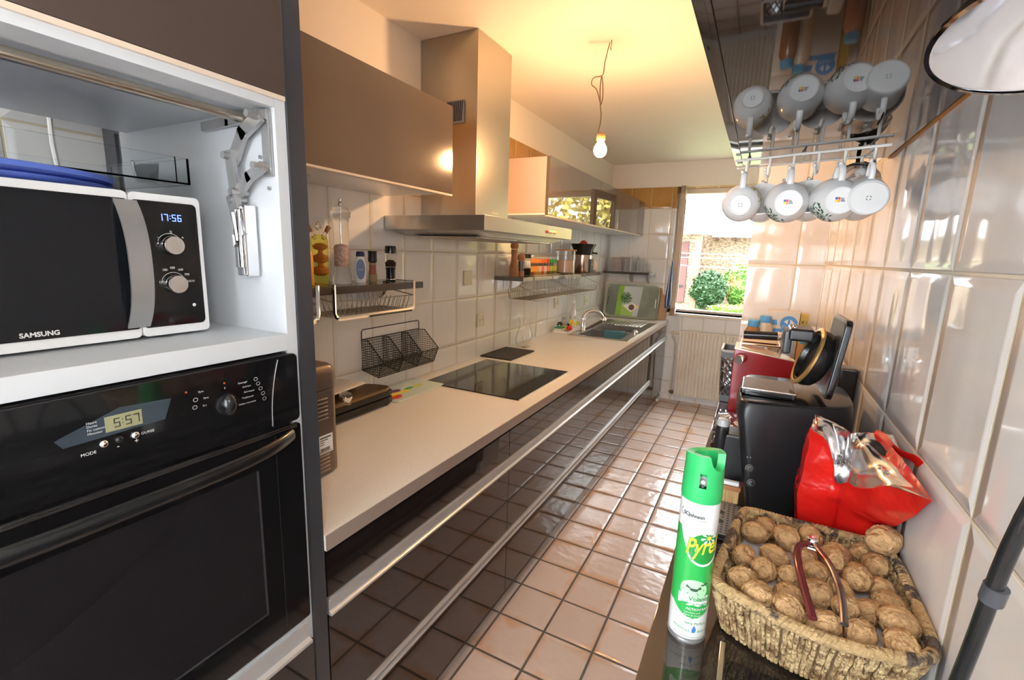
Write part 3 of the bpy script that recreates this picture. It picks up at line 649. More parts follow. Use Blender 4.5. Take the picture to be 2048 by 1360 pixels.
top.build('lid_plate',mat('bronze_plate',(.23,.16,.09),.25,metal=.75),gr)
k=MB(); k.lathe([(.0235,0),(.0245,.002),(.0245,.024),(.0225,.028),(0,.028)],(-1.286,1.168,Z+.070),(.35,0,1),32); k.lathe([(0,0),(.031,0),(.029,.005),(.0,.005)],(-1.288,1.168,Z+.066),(.35,0,1),32); k.build('round_knob',m_chrome,gr)
for i in range(3):
    p=MB(); a_=.05*i
    M=Matrix.Translation((-1.365,1.19,Z+.0985+.0016*i+.002))@Matrix.Rotation(.10+a_,4,'Z')@Matrix.Rotation(-.0,4,'Y')
    p.box(-.06,.065,-.11,.105,0,.0012,M=M)
    o=p.build('paper_sheet',m_paper,loc=(-1.365,1.19,Z+.0985+.0016*i))
    tag(o,['bottom printed sheet of the paper stack on the grill lid','middle printed sheet of the paper stack on the grill lid','top printed sheet of the paper stack on the grill lid'][i],'paper','papers on the grill')
t=MB()
for i in range(17):
    t.box(-.055+.0068*i,-.053+.0068*i,-.095,.085-.02*(i%3),.0013,.0015,M=M)
t.build('printed_lines',mat('faint_ink',(.42,.36,.34),.7),o,flat=True)
# ================================================================ SHELVES
m_shelf=mat('shelf_dark',(.06,.048,.042),.12,spec=.7)
def bracket(y,par,zt,x0=LW+.002,r=.10,axis='y',xx=None):
    p=[(0,0)]
    pts=[]
    for i in range(13):
        t=i/12*PI/2; pts.append((math.cos(t)*r*1.35,-math.sin(t)*r))
    b=MB()
    if axis=='y': b.prism([(x0+u*1.0,zt+v*.62) for u,v in ([(0,0)]+pts)],'y',y-.011,y+.011,.002)
    else: b.prism([(x0-u,zt+v*.62) for u,v in ([(0,0)]+pts)],'x',xx-.008,xx+.008,.002)
    return b.build('bracket',m_chrome,par)
s1=thing('wall_shelf','dark glossy wall shelf holding oil, mills and sauce beside the oven cabinet','shelf',(-1.35,1.1,1.29))
MB().box(LW+.002,-1.25,.640,1.578,1.288,1.314,.001).build('board',m_shelf,s1); bracket(1.42,s1,1.2879); bracket(.78,s1,1.2879)
s2=thing('wall_shelf','long dark wall shelf with spices and juicer between hood and corner','shelf',(-1.35,3.3,1.28))
MB().box(LW+.002,-1.25,2.528,4.10,1.277,1.301,.001).build('board',mat('shelf_steel',(.16,.14,.12),.12,metal=.4),s2); bracket(2.66,s2,1.2769); bracket(3.62,s2,1.2769)
s3=thing('wall_shelf','short dark shelf of drinking glasses on the far wall above the tray','shelf',(-1.19,4.83,1.27))
MB().box(-1.448,-.975,4.775,FY-.002,1.270,1.293,.001).build('board',m_shelf,s3); MB().box(-.974,-.935,4.775,FY-.002,1.270,1.293,.001).build('end_cap',m_silver,s3)
for xx in (-1.17,-1.0): 
    MB().prism([(4.93-.002,1.2695),(4.80,1.2695),(4.815,1.245),(4.86,1.205),(4.93-.002,1.185)],'x',xx-.011,xx+.011,.003).build('bracket',m_silver,s3)
# under-shelf baskets
def ubasket(name,label,y0,y1,zt,zb,m,bar,xf=-1.248,n=16,flatbar=True,grp='wire baskets hung under the shelves'):
    t=thing(name,label,'basket',(-1.34,(y0+y1)/2,zb),grp)
    w=MB(); xb=LW+.012; r=.0016
    for i in range(n+1):
        y=y0+(y1-y0)*i/n; yb=y0+.02+(y1-y0-.04)*i/n
        w.tube([(xb,y,zt-.03),(xb+.008,yb,zb+.006),(xb+.016,yb,zb),(xf-.03,yb,zb),(xf-.012,yb,zb+.05)],r,5)
    for k in range(7): x=xb+.016+(xf-.03-xb-.016)*k/6; w.tube([(x,y0,zb+.045),(x,y0+.018,zb),(x,y1-.018,zb),(x,y1,zb+.045)],r,5)
    w.tube([(xb,y0,zt-.03),(xb,y1,zt-.03),(xf-.008,y1,zb+.055),(xf-.008,y0,zb+.055)],.0022,5,closed=True)
    w.build('wire_body',m,t)
    b=MB()
    pts=[(xf,y0,zt+.005)]+[(xf,y0,zb+.02),(xf,y0+.006,zb+.006),(xf,y0+.02,zb-.002),(xf,y1-.02,zb-.002),(xf,y1-.006,zb+.006),(xf,y1,zb+.02),(xf,y1,zt+.005)]
    if flatbar: b.tube(pts,[.0075]*len(pts),4,flat=(.35,1))
    else: b.tube(pts,.0028,6)
    for y in (y0,y1): b.tube([(xf,y,zt+.003),(xf-.10,y,zt+.003)],.0024,6)
    b.build('front_bar',bar,t)
    return t
ubasket('under_shelf_basket','chrome wire basket hooked under the near shelf with oil and mills',1.106,1.520,1.316,1.206,m_wirec,m_chrome)
ubasket('under_shelf_basket','chrome wire basket under the near shelf, half hidden by the oven cabinet',.70,1.04,1.316,1.206,m_wirec,m_chrome,n=12)
ubasket('under_shelf_basket','pale wire basket under the long shelf below the spice jars',2.68,3.28,1.303,1.15,m_wirec,m_wirec,n=22,flatbar=False)
ubasket('under_shelf_basket','pale wire basket under the long shelf below the juicer',3.34,4.06,1.303,1.145,m_wirec,m_wirec,n=20,flatbar=False)
tr=MB(); tr.box(-1.2365,-1.2345,3.36,3.62,1.272,1.296,.0005); tag(tr.build('label_holder',m_acry,loc=(-1.235,3.49,1.272)),'small clear plastic label holder on the long shelf front, right','label holder','label holders on the shelf edge')
tr=MB(); tr.box(-1.2485,-1.2465,2.98,3.22,1.276,1.298,.0005); tag(tr.build('label_holder',m_acry,loc=(-1.247,3.1,1.276)),'small clear plastic label holder on the long shelf front, under the spices','label holder','label holders on the shelf edge')
# ---- black wall basket with three bins
wb=thing('wall_wire_basket','black wire basket with three open bins hung on the tiles above the grill','basket',(-1.40,1.6,.92))
PR=[(0,1.066),(.035,1.066),(.118,.985),(.090,.915),(.0,.935)]
xw=LW+.006; r=.0011
w=MB(); fr=MB(); ys=[1.417,1.542,1.667,1.792]
def ins(u,v):
    c=False; n=len(PR)
    for i in range(n):
        (x1,z1),(x2,z2)=PR[i],PR[(i+1)%n]
        if (z1>v)!=(z2>v) and u<(x2-x1)*(v-z1)/(z2-z1)+x1: c=not c
    return c
for y in ys:
    fr.tube([(xw+u,y,v) for u,v in PR],.0022,6,closed=True)
    g=.0105
    k=1
    while k*g<.118:
        u=k*g; vs=[v/1000 for v in range(900,1070) if ins(u,v/1000)]
        if vs: w.tube([(xw+u,y,min(vs)),(xw+u,y,max(vs))],r,4)
        k+=1
    for k in range(1,16):
        v=.915+k*g; us=[u/1000 for u in range(0,120) if ins(u/1000,v)]
        if us: w.tube([(xw+min(us),y,v),(xw+max(us),y,v)],r,4)
ny=int((ys[-1]-ys[0])/.0105)
for i in range(ny+1):
    y=ys[0]+(ys[-1]-ys[0])*i/ny; w.tube([(xw,y,1.066),(xw,y,.935),(xw+.090,y,.915),(xw+.118,y,.985)],r,4)
for k in range(12): w.tube([(xw,ys[0],.940+.0115*k),(xw,ys[-1],.940+.0115*k)],r,4)
for k in range(1,9): w.tube([(xw+.010*k,ys[0],.935-.0022*k),(xw+.010*k,ys[-1],.935-.0022*k)],r,4)
for k in range(1,7): w.tube([(xw+.090+.004*k,ys[0],.915+.010*k),(xw+.090+.004*k,ys[-1],.915+.010*k)],r,4)
w.build('wire_mesh',m_wire,wb,flat=True)
for u,v in PR[1:2]*0+[PR[0],PR[2],PR[3],PR[4]]: fr.tube([(xw+u,ys[0],v),(xw+u,ys[-1],v)],.0022,6)
fr.tube([(xw,ys[0],1.06),(xw,ys[0],1.100),(xw,ys[0]+.008,1.108),(xw,ys[-1]-.008,1.108),(xw,ys[-1],1.100),(xw,ys[-1],1.06)],.0022,6)
fr.build('frame',m_wire,wb)
for y in (1.46,1.745): MB().prism(rrect(.036,.036,.015,4,y,1.105),'x',LW+.0005,LW+.0025).build('adhesive_pad',mat('clear_pad',(.80,.79,.77),.1) if y<1.5 else bpy.data.materials['clear_pad'],wb)
# ---- sockets and switch
for nm,lb,(y,z_) in (('wall_switch','cream blanking plate on the tiles behind the hob, upper of two',(2.225,1.297)),('wall_socket','cream wall socket behind the hob, lower of two',(2.37,1.045)),('wall_socket','cream wall socket on the tiles to the left of the sink',(3.55,1.055)),('wall_socket','pale wall socket behind the tap near the window corner',(4.30,1.02))):
    t=thing(nm,lb,'socket' if 'socket' in nm else 'switch',(LW,y,z_)); MB().prism(rrect(.082,.082,.004,3,y,z_),'x',LW+.0005,LW+.010,.002).build('plate',mat('cream_plate',(.70,.66,.50),.3),t)
    if nm=='wall_socket':
        s=MB(); s.lathe([(.019,0),(.021,.003),(.022,.0)],(LW+.010,y,z_),(1,0,0),24); s.mi=1
        for dy in (-.0095,.0095): s.cyl((LW+.0100,y+dy,z_),(LW+.0110,y+dy,z_),.003,seg=10)
        s.build('outlet',[bpy.data.materials['cream_plate'],m_ink],t)
    else:
        MB().cyl((LW+.010,y-.025,z_-.028),(LW+.0108,y-.025,z_-.028),.003,seg=10).build('screw',m_silver,t); MB().cyl((LW+.010,y+.025,z_-.028),(LW+.0108,y+.025,z_-.028),.003,seg=10).build('screw',m_silver,t)
# ================================================================ ITEMS ON THE NEAR SHELF
z1=1.3145
def LA(prof,c,m,name,par,seg=28): return MB().lathe(prof,c,(0,0,1),seg).build(name,m,par)
c_=(-1.345,1.135,z1)
oc=thing('oil_cruet','square glass cruet of yellow oil with amber vinegar bulbs and two corks','cruet',c_)
b=MB(); b.lathe([(0,0),(.027,0),(.029,.003),(.029,.150),(.025,.164),(.012,.171),(0,.172)],c_,seg=32); b.build('oil_body',m_oil,oc)
LA([(0,0),(.010,.0),(.022,.008),(.025,.018),(.022,.028),(.008,.034),(.007,.042),(.020,.048),(.025,.058),(.021,.068),(.008,.074),(.006,.084),(.018,.090),(.022,.100),(.012,.108),(0,.110)],(c_[0]+.004,c_[1],c_[2]+.032),m_vin,'vinegar_bulbs',oc)
LA([(0,0),(.004,0),(.003,.012),(.008,.018),(.010,.026),(.006,.034),(.003,.040),(0,.044)],(c_[0],c_[1],c_[2]+.172),m_glass,'glass_finial',oc)
for sx_ in (-1,1):
    d=V(.0,sx_*.7,1).normalized(); p0=V(c_[0],c_[1]+sx_*.014,c_[2]+.155)
    MB().cyl(p0,p0+d*.035,.006,.007,16).build('spout',m_glass,oc); MB().cyl(p0+d*.03,p0+d*.052,.0065,.0085,16).build('cork',m_cork,oc)
c_=(-1.345,1.232,z1)
ml=thing('salt_mill','tall clear acrylic mill half filled with pink salt','mill',c_)
prof=[(.031,.0),(.033,.004),(.032,.035),(.028,.045),(.0265,.06),(.0265,.215),(.028,.228),(.034,.238),(.035,.252),(.028,.262),(.026,.27)]
LA([(0,0)]+prof+[(0,.272)],c_,m_acry,'clear_body',ml); 
LA([(0,.062),(.0245,.062),(.0245,.128),(.018,.138),(0,.142)],c_,mat('pink_salt',(.62,.36,.28),.6,noisecol=(90,(.80,.60,.52),.35,.65),bump=(120,.8)),'salt',ml)
MB().cyl((c_[0],c_[1],z1+.143),(c_[0],c_[1],z1+.285),.0025,seg=10).build('spindle',m_chrome,ml); LA([(0,0),(.004,0),(.008,.006),(.008,.012),(.004,.018),(.005,.026),(0,.028)],(c_[0],c_[1],z1+.272),m_chrome,'top_nut',ml)
c_=(-1.345,1.322,z1)
sb=thing('sauce_bottle','white squeeze bottle with dark blue cap and blue oval label','bottle',c_)
t=bmesh.new(); 
b=MB(); 
def ell(cx,cy,z_,rx,ry,n=24): return [(cx+rx*math.cos(2*PI*i/n),cy+ry*math.sin(2*PI*i/n),z_) for i in range(n)]
def loft(b,rings,cap=True):
    vv=[[b.bm.verts.new(p) for p in r_] for r_ in rings]; n=len(rings[0])
    for i in range(len(vv)-1):
        for j in range(n):
            f=b.bm.faces.new([vv[i][j],vv[i][(j+1)%n],vv[i+1][(j+1)%n],vv[i+1][j]]); f.material_index=b.mi
    if cap:
        for r_ in (vv[0][::-1],vv[-1]): f=b.bm.faces.new(r_); f.material_index=b.mi
    return b
loft(b,[ell(*c_[:2],z1+h_,rx,ry) for h_,rx,ry in ((0,.013,.021),(.006,.015,.024),(.05,.017,.027),(.075,.016,.025),(.094,.013,.018),(.098,.012,.0165))]).build('bottle',m_white,sb)
b=MB(); loft(b,[ell(*c_[:2],z1+h_,rx,ry) for h_,rx,ry in ((.098,.013,.0185),(.113,.0125,.017),(.117,.010,.014))]).build('cap',mat('navy_plastic',(.01,.015,.10),.3),sb)
b=MB(); b.grid(lambda u,v: V(c_[0]+.0178*math.cos((u-.5)*1.5*math.sqrt(max(0,1-(2*v-1)**2))-.55)+.0003,c_[1]+.0283*math.sin((u-.5)*1.5*math.sqrt(max(0,1-(2*v-1)**2))-.55),z1+.012+.078*v),10,14); b.build('label_patch',mat('label_blue',(.16,.24,.45),.4),sb)
text_obj('label_text','SAUCE',.0065,lambda x,y:(c_[0]+.0125+x*.28,c_[1]-.0245+x*.9,z1+.048+y),m_white_ink,sb)
c_=(-1.345,1.385,z1)
sg_=thing('spice_grinder','small glass spice grinder with black cap and red-brown label','grinder',c_)
LA([(0,0),(.015,0),(.016,.004),(.0165,.03),(.0135,.055),(.0145,.075),(0,.077)],c_,mat('beige_spice_glass',(.45,.36,.20),.1,trans=.3),'glass_body',sg_); LA([(.014,.076),(.0175,.080),(.0165,.112),(.0185,.120),(0,.120)],c_,m_blk2,'cap',sg_)
b=MB(); b.grid(lambda u,v: V(c_[0]+.0170*math.cos(-1.6+1.5*u),c_[1]+.0170*math.sin(-1.6+1.5*u),z1+.030+.036*v),8,2); b.build('label_patch',mat('label_maroon',(.28,.07,.06),.4),sg_)
c_=(-1.345,1.487,z1)
pm=thing('electric_pepper_mill','black and clear electric mill with peppercorns on the near shelf end','mill',c_)
LA([(0,0),(.019,0),(.020,.003),(.020,.008),(.0195,.009),(.0185,.02),(.019,.045),(.021,.056),(0,.057)],c_,m_blks,'motor_base',pm); LA([(.0205,.006),(.0207,.0065),(.0207,.0085),(.0205,.009)],c_,m_chrome,'chrome_ring',pm)
LA([(.020,.0565),(.0235,.075),(.0235,.112),(0,.112)],c_,m_acry,'clear_hopper',pm); LA([(0,.058),(.018,.058),(.019,.075),(.010,.085),(0,.086)],c_,mat('peppercorn',(.05,.025,.015),.6,bump=(150,1)),'peppercorns',pm); LA([(0,.1125),(.0235,.1125),(.0235,.128),(.021,.142),(0,.143)],c_,m_blks,'cap',pm)
MB().sph((c_[0],c_[1]-.020,z1+.040),(.004,.004,.004),10,8).build('switch_button',m_blk2,pm)
c_=(-1.345,1.082,z1); t=thing('orange_bottle','orange bottle half hidden behind the oven cabinet edge','bottle',c_); LA([(0,0),(.020,0),(.021,.003),(.021,.105),(.010,.125),(.009,.14),(0,.141)],c_,mat('orange_plastic',(.75,.30,.02),.3),'bottle',t)
b=MB(); 
for i in range(9): b.sph((-1.305+.006*math.sin(i*2.1),1.402+.006*i*.6,z1+.003),(.004,.004,.003),8,6)
tag(b.build('loose_cloves',m_blk2,loc=(-1.305,1.42,z1)),'few dark loose cloves spilled beside the spice grinder','spice',kind='stuff')
# ================================================================ ITEMS ON THE LONG SHELF
z2=1.3015
c_=(-1.335,2.565,z2)
pm=thing('pepper_mill','tall turned beech pepper mill at the end of the long shelf','mill',c_)
LA([(0,0),(.027,0),(.028,.008),(.027,.05),(.029,.056),(.0265,.062),(.020,.10),(.0185,.13),(.021,.150),(.0195,.158),(.021,.164),(0,.165)],c_,m_wood,'body',pm); LA([(0,0),(.018,0),(.0245,.008),(.026,.02),(.022,.032),(.008,.036),(0,.037)],(c_[0],c_[1],z2+.167),m_wood,'head',pm); LA([(0,0),(.004,0),(.005,.004),(0,.008)],(c_[0],c_[1],z2+.204),m_chrome,'finial',pm)
c_=(-1.335,2.66,z2)
pm=thing('pepper_mill','short mill with a wooden head and clear waist beside the tall mill','mill',c_)
LA([(0,0),(.020,0),(.021,.03),(.019,.033)],c_,m_wood,'base',pm); LA([(.018,.033),(.017,.055),(.018,.095),(0,.096)],c_,mat('smoked_acrylic',(.10,.08,.07),.05,coat=.5),'clear_waist',pm); LA([(.019,.097),(.0245,.105),(.026,.118),(.022,.134),(.006,.138),(.006,.142),(0,.143)],c_,m_wood,'head',pm)
c_=(-1.335,2.745,z2)
jr=thing('spice_jar','clear jar with black lid and dark spice at the left of the spice row','jar',c_)
LA([(0,0),(.024,0),(.026,.003),(.026,.112),(0,.113)],c_,m_acry,'glass_body',jr); LA([(0,.003),(.0235,.003),(.0235,.045),(0,.048)],c_,mat('dark_spice',(.03,.02,.015),.7),'contents',jr); LA([(0,.113),(.0265,.113),(.0265,.138),(0,.139)],c_,m_blks,'lid',jr)
b=MB(); b.grid(lambda u,v: V(c_[0]+.0264*math.cos(-2.0+1.9*u),c_[1]+.0264*math.sin(-2.0+1.9*u),z2+.052+.045*v),8,2); b.build('label_patch',m_cer,jr)
rk=MB(); rk.box(-1.40,-1.395,2.79,3.26,z2,z2+.122,.001); rk.box(-1.395,-1.31,2.79,3.26,z2,z2+.002)
tag(rk.build('spice_rack',m_beige,loc=(-1.36,3.02,z2)),'low beige rack holding the row of small spice jars','rack')
def sjar():
    t=thing('spice_bottle',None,'jar',(0,0,0),'small spice bottles in the rack'); c_=(0,0,0)
    LA([(0,0),(.017,0),(.0185,.003),(.0185,.070),(.015,.078),(0,.079)],c_,m_acry,'glass',t,16); LA([(0,.002),(.0165,.002),(.0165,.060),(0,.061)],c_,m_oil,'contents',t,14)
    b=MB(); b.lathe([(.019,.022),(.019,.060)],c_,(0,0,1),16,-2.7,.3); b.build('label_patch',m_yel,t)
    LA([(0,.079),(.0175,.079),(.0175,.106),(0,.107)],c_,m_yel,'cap',t,16)
    return t
proto=sjar(); capc={'orange':(.85,.30,.02),'deep_orange':(.85,.16,.02),'red':(.75,.05,.02),'green':(.02,.30,.04)}
order=['orange','orange','orange','orange','deep_orange','deep_orange','red','green','green','green']
cm_={k:mat('cap_'+k,v,.35) for k,v in capc.items()}
spm=[mat('spice_'+n,c,.6) for n,c in (('brown',(.25,.09,.02)),('rust',(.5,.14,.02)),('ochre',(.55,.34,.06)),('cream',(.65,.55,.40)),('green',(.22,.24,.05)))]
lbm=[mat('slip_'+n,c,.4) for n,c in (('orange',(.80,.35,.05)),('white',(.75,.60,.5)),('pink',(.75,.2,.15)),('lime',(.45,.50,.06)))]
pos=['first','second','third','fourth','fifth','sixth','seventh','third from right among the','second from right among the','last, rightmost of the']
for i,cn in enumerate(order):
    if i==0: t=proto
    else:
        t=proto.copy(); COL.objects.link(t)
        for ch in list(proto.children):
            c=ch.copy(); c.data=ch.data.copy(); COL.objects.link(c); c.parent=t
    t.location=(-1.345,2.815+.0455*i,z2+.002)
    for ch in t.children:
        n_=ch.name.split('.')[0]
        if n_=='cap': ch.data.materials[0]=cm_[cn]
        if n_=='contents': ch.data.materials[0]=spm[[0,1,2,2,1,3,0,4,4,4][i]]
        if n_=='label_patch': ch.data.materials[0]=lbm[[0,0,0,1,2,1,2,3,3,3][i]]
    t['label']=['small spice bottle with orange cap, first from the left in the rack','small spice bottle with orange cap, second from the left','small spice bottle with orange cap, third from the left','small spice bottle with orange cap, fourth, just before the deeper orange ones','small spice bottle with deep orange cap and pink label','small spice bottle with deep orange cap and pale label','small spice bottle with a red cap before the green ones','small spice bottle with green cap, leftmost of the green three','small spice bottle with green cap, middle of the green three','small spice bottle with green cap, rightmost of the row'][i]
c_=(-1.340,3.435,z2)
jr=thing('storage_jar','large clear glass storage jar with a flat wooden lid','jar',c_)
LA([(0,0),(.070,0),(.074,.004),(.074,.172),(.071,.172),(.071,.008),(0,.008)],c_,m_glass,'glass_body',jr,40); LA([(0,.009),(.069,.009),(.069,.10),(.0,.105)],c_,mat('beige_flour',(.72,.52,.38),.8),'contents',jr); LA([(0,.173),(.082,.173),(.084,.177),(.082,.182),(0,.182)],c_,m_wood,'wooden_lid',jr)
b=MB(); b.lathe([(0,0),(.055,0),(.062,.012),(.060,.012),(.054,.002),(0,.002)],(-1.285,3.33,z2),seg=24); b.tube([(-1.285,3.33+.02*math.cos(PI*k/10),z2+.012+.035*math.sin(PI*k/10)) for k in range(11)],.002,6)
tag(b.build('glass_dish',m_acry,loc=(-1.285,3.33,z2)),'small clear dish with a looped handle in front of the big jar','dish')
c_=(-1.330,3.80,z2)
ju=thing('citrus_juicer','steel and black electric citrus juicer with a red reamer cone','juicer',c_)
LA([(0,0),(.080,0),(.082,.004),(.078,.145),(0,.146)],c_,mat('copper_steel',(.55,.42,.34),.22,metal=1),'steel_base',ju,40); LA([(.078,.146),(.080,.150),(.082,.185),(.105,.235),(.102,.235),(.078,.190),(0,.188)],c_,m_blks,'juice_bowl',ju,40)
LA([(0,.188),(.035,.192),(.042,.215),(.034,.245),(.018,.262),(0,.268)],c_,mat('red_reamer',(.70,.06,.02),.35),'reamer',ju)
b=MB(); b.box(c_[0]+.052,c_[0]+.086,c_[1]-.045,c_[1]+.045,z2+.002,z2+.115,.014,3); b.build('front_panel',m_blk2,ju); b=MB(); b.tube([(c_[0]+.07,c_[1]+.02,z2+.165),(c_[0]+.115,c_[1]+.035,z2+.160)],.007,8); b.build('spout',m_blks,ju)
text_obj('badge','&',.03,lambda x,y:(c_[0]+.0865,c_[1]-.012+x,z2+.06+y),m_white_ink,ju)
c_=(-1.34,4.00,z2)
va=thing('round_jar','rounded pinkish glass jar at the right end of the long shelf','jar',c_)
LA([(0,0),(.045,0),(.070,.02),(.078,.055),(.070,.09),(.045,.115),(.040,.122),(0,.122)],c_,mat('pink_glass',(.72,.50,.42),.06,coat=.4),'body',va,36)
# ================================================================ GLASSES ON THE FAR SHELF
z3=1.2935
def tumbler(x,y,r0,r1,h_,m,label,ribs=0):
    o=MB(); o.lathe([(0,0),(r0,0),(r1,h_),(r1-.002,h_),(r0-.002,.008),(0,.008)],(x,y,z3),seg=28)
    return tag(o.build('drinking_glass',m if m!=m_glass else m_gl2,loc=(x,y,z3)),label,'glass','glasses on the far shelf')
m_pk=mat('pink_tint_glass',(.98,.90,.88),.02,trans=1,ior=1.2); m_smk=mat('smoke_tint_glass',(.90,.88,.90),.02,trans=1,ior=1.2); m_gl2=mat('thin_glass',(.99,.99,.99),.0,trans=1,ior=1.25)
tumbler(-1.405,4.86,.030,.034,.135,m_glass,'clear tall glass at the left end of the far shelf')
tumbler(-1.325,4.845,.034,.037,.145,m_pk,'pink tinted tall glass on the far shelf')
tumbler(-1.235,4.845,.042,.044,.148,m_smk,'wide smoky grey tumbler on the far shelf')
tumbler(-1.145,4.88,.028,.032,.165,m_glass,'tallest clear narrow glass standing right of the smoky tumbler')
tumbler(-1.130,4.81,.026,.029,.095,m_glass,'short clear glass in front of the tallest glass')
tumbler(-1.070,4.86,.028,.034,.145,m_glass,'clear flared glass second from right on the far shelf')
tumbler(-1.005,4.835,.033,.026,.092,m_glass,'low rounded clear glass at the right end of the far shelf')
# ================================================================ SINK, TAP
sk=thing('sink','stainless steel inset sink with two bowls and a ribbed drainer','sink',(-1.05,3.98,Z-.15))
s=MB(); zz=Z+.0004; zt=Z+.004
X0,X1,Y0,Y1=-1.285,-.812,3.408,4.545
bx0,bx1=-1.22,-.880
b1a,b1b,b2a,b2b=3.465,3.805,3.845,4.16
s.box(X0,bx0,Y0,Y1,zz,zt); s.box(bx1,X1,Y0,Y1,zz,zt); s.box(bx0,bx1,Y0,b1a,zz,zt); s.box(bx0,bx1,b1b,b2a,zz,zt); s.box(bx0,bx1,b2b,4.19,zz,zt); s.box(bx0,bx1,4.50,Y1,zz,zt); s.box(bx0,bx1,4.19,4.50,Z+.0002,Z+.0016)
for e_ in ((X0,X1,Y0,Y0+.006),(X0,X1,Y1-.006,Y1),(X0,X0+.006,Y0,Y1),(X1-.006,X1,Y0,Y1)): s.box(*e_,zt,zt+.002)
s.build('rim',m_steel2,sk,flat=True)
m_bowl=mat('bowl_steel',(.40,.38,.37),.30,metal=.9)
for by0,by1,dp_ in ((b1a,b1b,.15),(b2a,b2b,.09)):
    s=MB(); s.box(bx0+.001,bx0+.003,by0,by1,Z-dp_,Z+.001); s.box(bx1-.003,bx1-.001,by0,by1,Z-dp_,Z+.001); s.box(bx0,bx1,by0,by0+.002,Z-dp_,Z+.001); s.box(bx0,bx1,by1-.002,by1,Z-dp_,Z+.001); s.box(bx0,bx1,by0,by1,Z-dp_-.002,Z-dp_); s.build('bowl',m_bowl,sk,flat=True)
s=MB()
for i in range(10): x=-1.20+.033*i; s.tube([(x,4.21,Z+.002),(x+.006,4.24,Z+.005),(x+.010,4.46,Z+.005),(x+.012,4.485,Z+.002)],[.002,.005,.005,.002],8)
s.build('drainer_ribs',m_steel2,sk)
s=MB(); s.lathe([(0,0),(.035,0),(.038,.003),(.0,.006)],(-1.05,3.63,Z-.149)); s.build('drain_strainer',m_chrome,sk)
tp=thing('kitchen_tap','chrome kitchen mixer tap with an arched spout and pull-out spray','tap',(-1.255,3.68,Z+.004))
tx,ty=-1.255,3.68
b=MB(); b.lathe([(0,0),(.026,0),(.027,.004),(.023,.010),(.022,.085),(.024,.10),(.020,.112),(0,.118)],(tx,ty,Z+.0045)); b.build('body',m_chrome,tp)
arc=[(tx,ty,Z+.09)]+[(tx+.065-.065*math.cos(PI*k/12)+.0,ty+.13*(k/12),Z+.105+.062*math.sin(PI*k/12)) for k in range(1,12)]+[(tx+.13,ty+.135,Z+.105)]
MB().tube(smooth(arc,3),.013,12).build('spout',m_chrome,tp)
b=MB(); b.lathe([(0,0),(.016,0),(.023,.012),(.024,.035),(.014,.050),(0,.052)],(tx+.133,ty+.137,Z+.065)); b.build('spray_head',m_chrome,tp)
MB().tube([(tx+.125,ty+.125,Z+.082),(tx+.07,ty+.06,Z+.045),(tx+.015,ty+.012,Z+.012)],[.012,.011,.010],10).build('hose_grip',m_blk2 if False else mat('dark_steel',(.18,.14,.12),.3,metal=.8),tp)
cl=MB(); cl.box(-.905,-.885,3.56,3.73,Z-.075,Z-.002,.004); cl.box(-.905,-.872,3.56,3.73,Z+.0045,Z+.009,.002)
cl=MB(); cl.grid(lambda u,v: V(-1.115+.185*u,3.798+.002*math.sin(u*9)-(.0 if v<.85 else -.03*(v-.85)/.15),Z-.095+.103*min(1,v/.85)),14,12); 
o=cl.build('dish_cloth',mat('teal_cloth',(.08,.22,.29),.9,bump=(200,.4)),loc=(-1.02,3.80,Z-.08)); sm=o.modifiers.new('thick','SOLIDIFY'); sm.thickness=.005; tag(o,'teal cloth hanging over the divider into the near sink bowl','cloth')
b=MB(); b.lathe([(0,0),(.024,0),(.024,.012),(.018,.016),(.016,.026),(0,.027)],(-.855,3.83,Z+.0045),seg=24); tag(b.build('sink_plug',m_steel2,loc=(-.855,3.83,Z+.0045)),'round steel plug lying on the sink rim near the cloth','plug')
# soap tray and its contents
tz=Z+.0005
b=MB(); b.box(-1.435,-1.30,3.46,3.90,tz,tz+.004,.001); 
for e_ in ((-1.435,-1.30,3.46,3.466),(-1.435,-1.30,3.894,3.90),(-1.435,-1.429,3.46,3.90),(-1.306,-1.30,3.46,3.90)): b.box(*e_,tz+.004,tz+.016)
tag(b.build('soap_tray',m_white,loc=(-1.37,3.68,tz)),'shallow white tray of washing-up things behind the tap','tray')
tz+=.0045
sp=thing('sponge','green and white scouring sponge in the soap tray','sponge',(-1.395,3.51,tz)); MB().box(-1.425,-1.362,3.475,3.555,tz,tz+.026,.004).build('foam',mat('sponge_white',(.70,.72,.62),.9),sp); MB().box(-1.425,-1.362,3.475,3.555,tz+.0262,tz+.036,.003).build('scouring_pad',mat('scour_green',(.05,.32,.22),.95),sp)
b=MB(); 
rnd=random.Random(4)
for i in range(60):
    d=V(rnd.gauss(0,1),rnd.gauss(0,1),abs(rnd.gauss(0,1))).normalized(); e=d.orthogonal().normalized()*.01; c0=V(-1.394,3.515,tz+.0535)
    b.tube([c0+d*.010,c0+d*.018+e,c0+d*.024,c0+d*.017-e],.0013,4)
tag(b.build('steel_wool',m_wire,loc=(-1.394,3.515,tz+.037)),'dark steel wool pad on top of the sponge','scourer')
rb=thing('dish_brush','red round dish brush with a black tip leaning in the soap tray','brush',(-1.33,3.56,tz)); MB().sph((-1.33,3.57,tz+.026),(.024,.036,.026),20,12).build('brush_head',m_redp,rb); MB().tube([(-1.33,3.56,tz+.045),(-1.335,3.545,tz+.062)],.009,10).build('black_tip',m_blk2,rb); MB().tube([(-1.322,3.60,tz+.03),(-1.34,3.72,tz+.075)],.006,8).build('handle',m_white,rb)
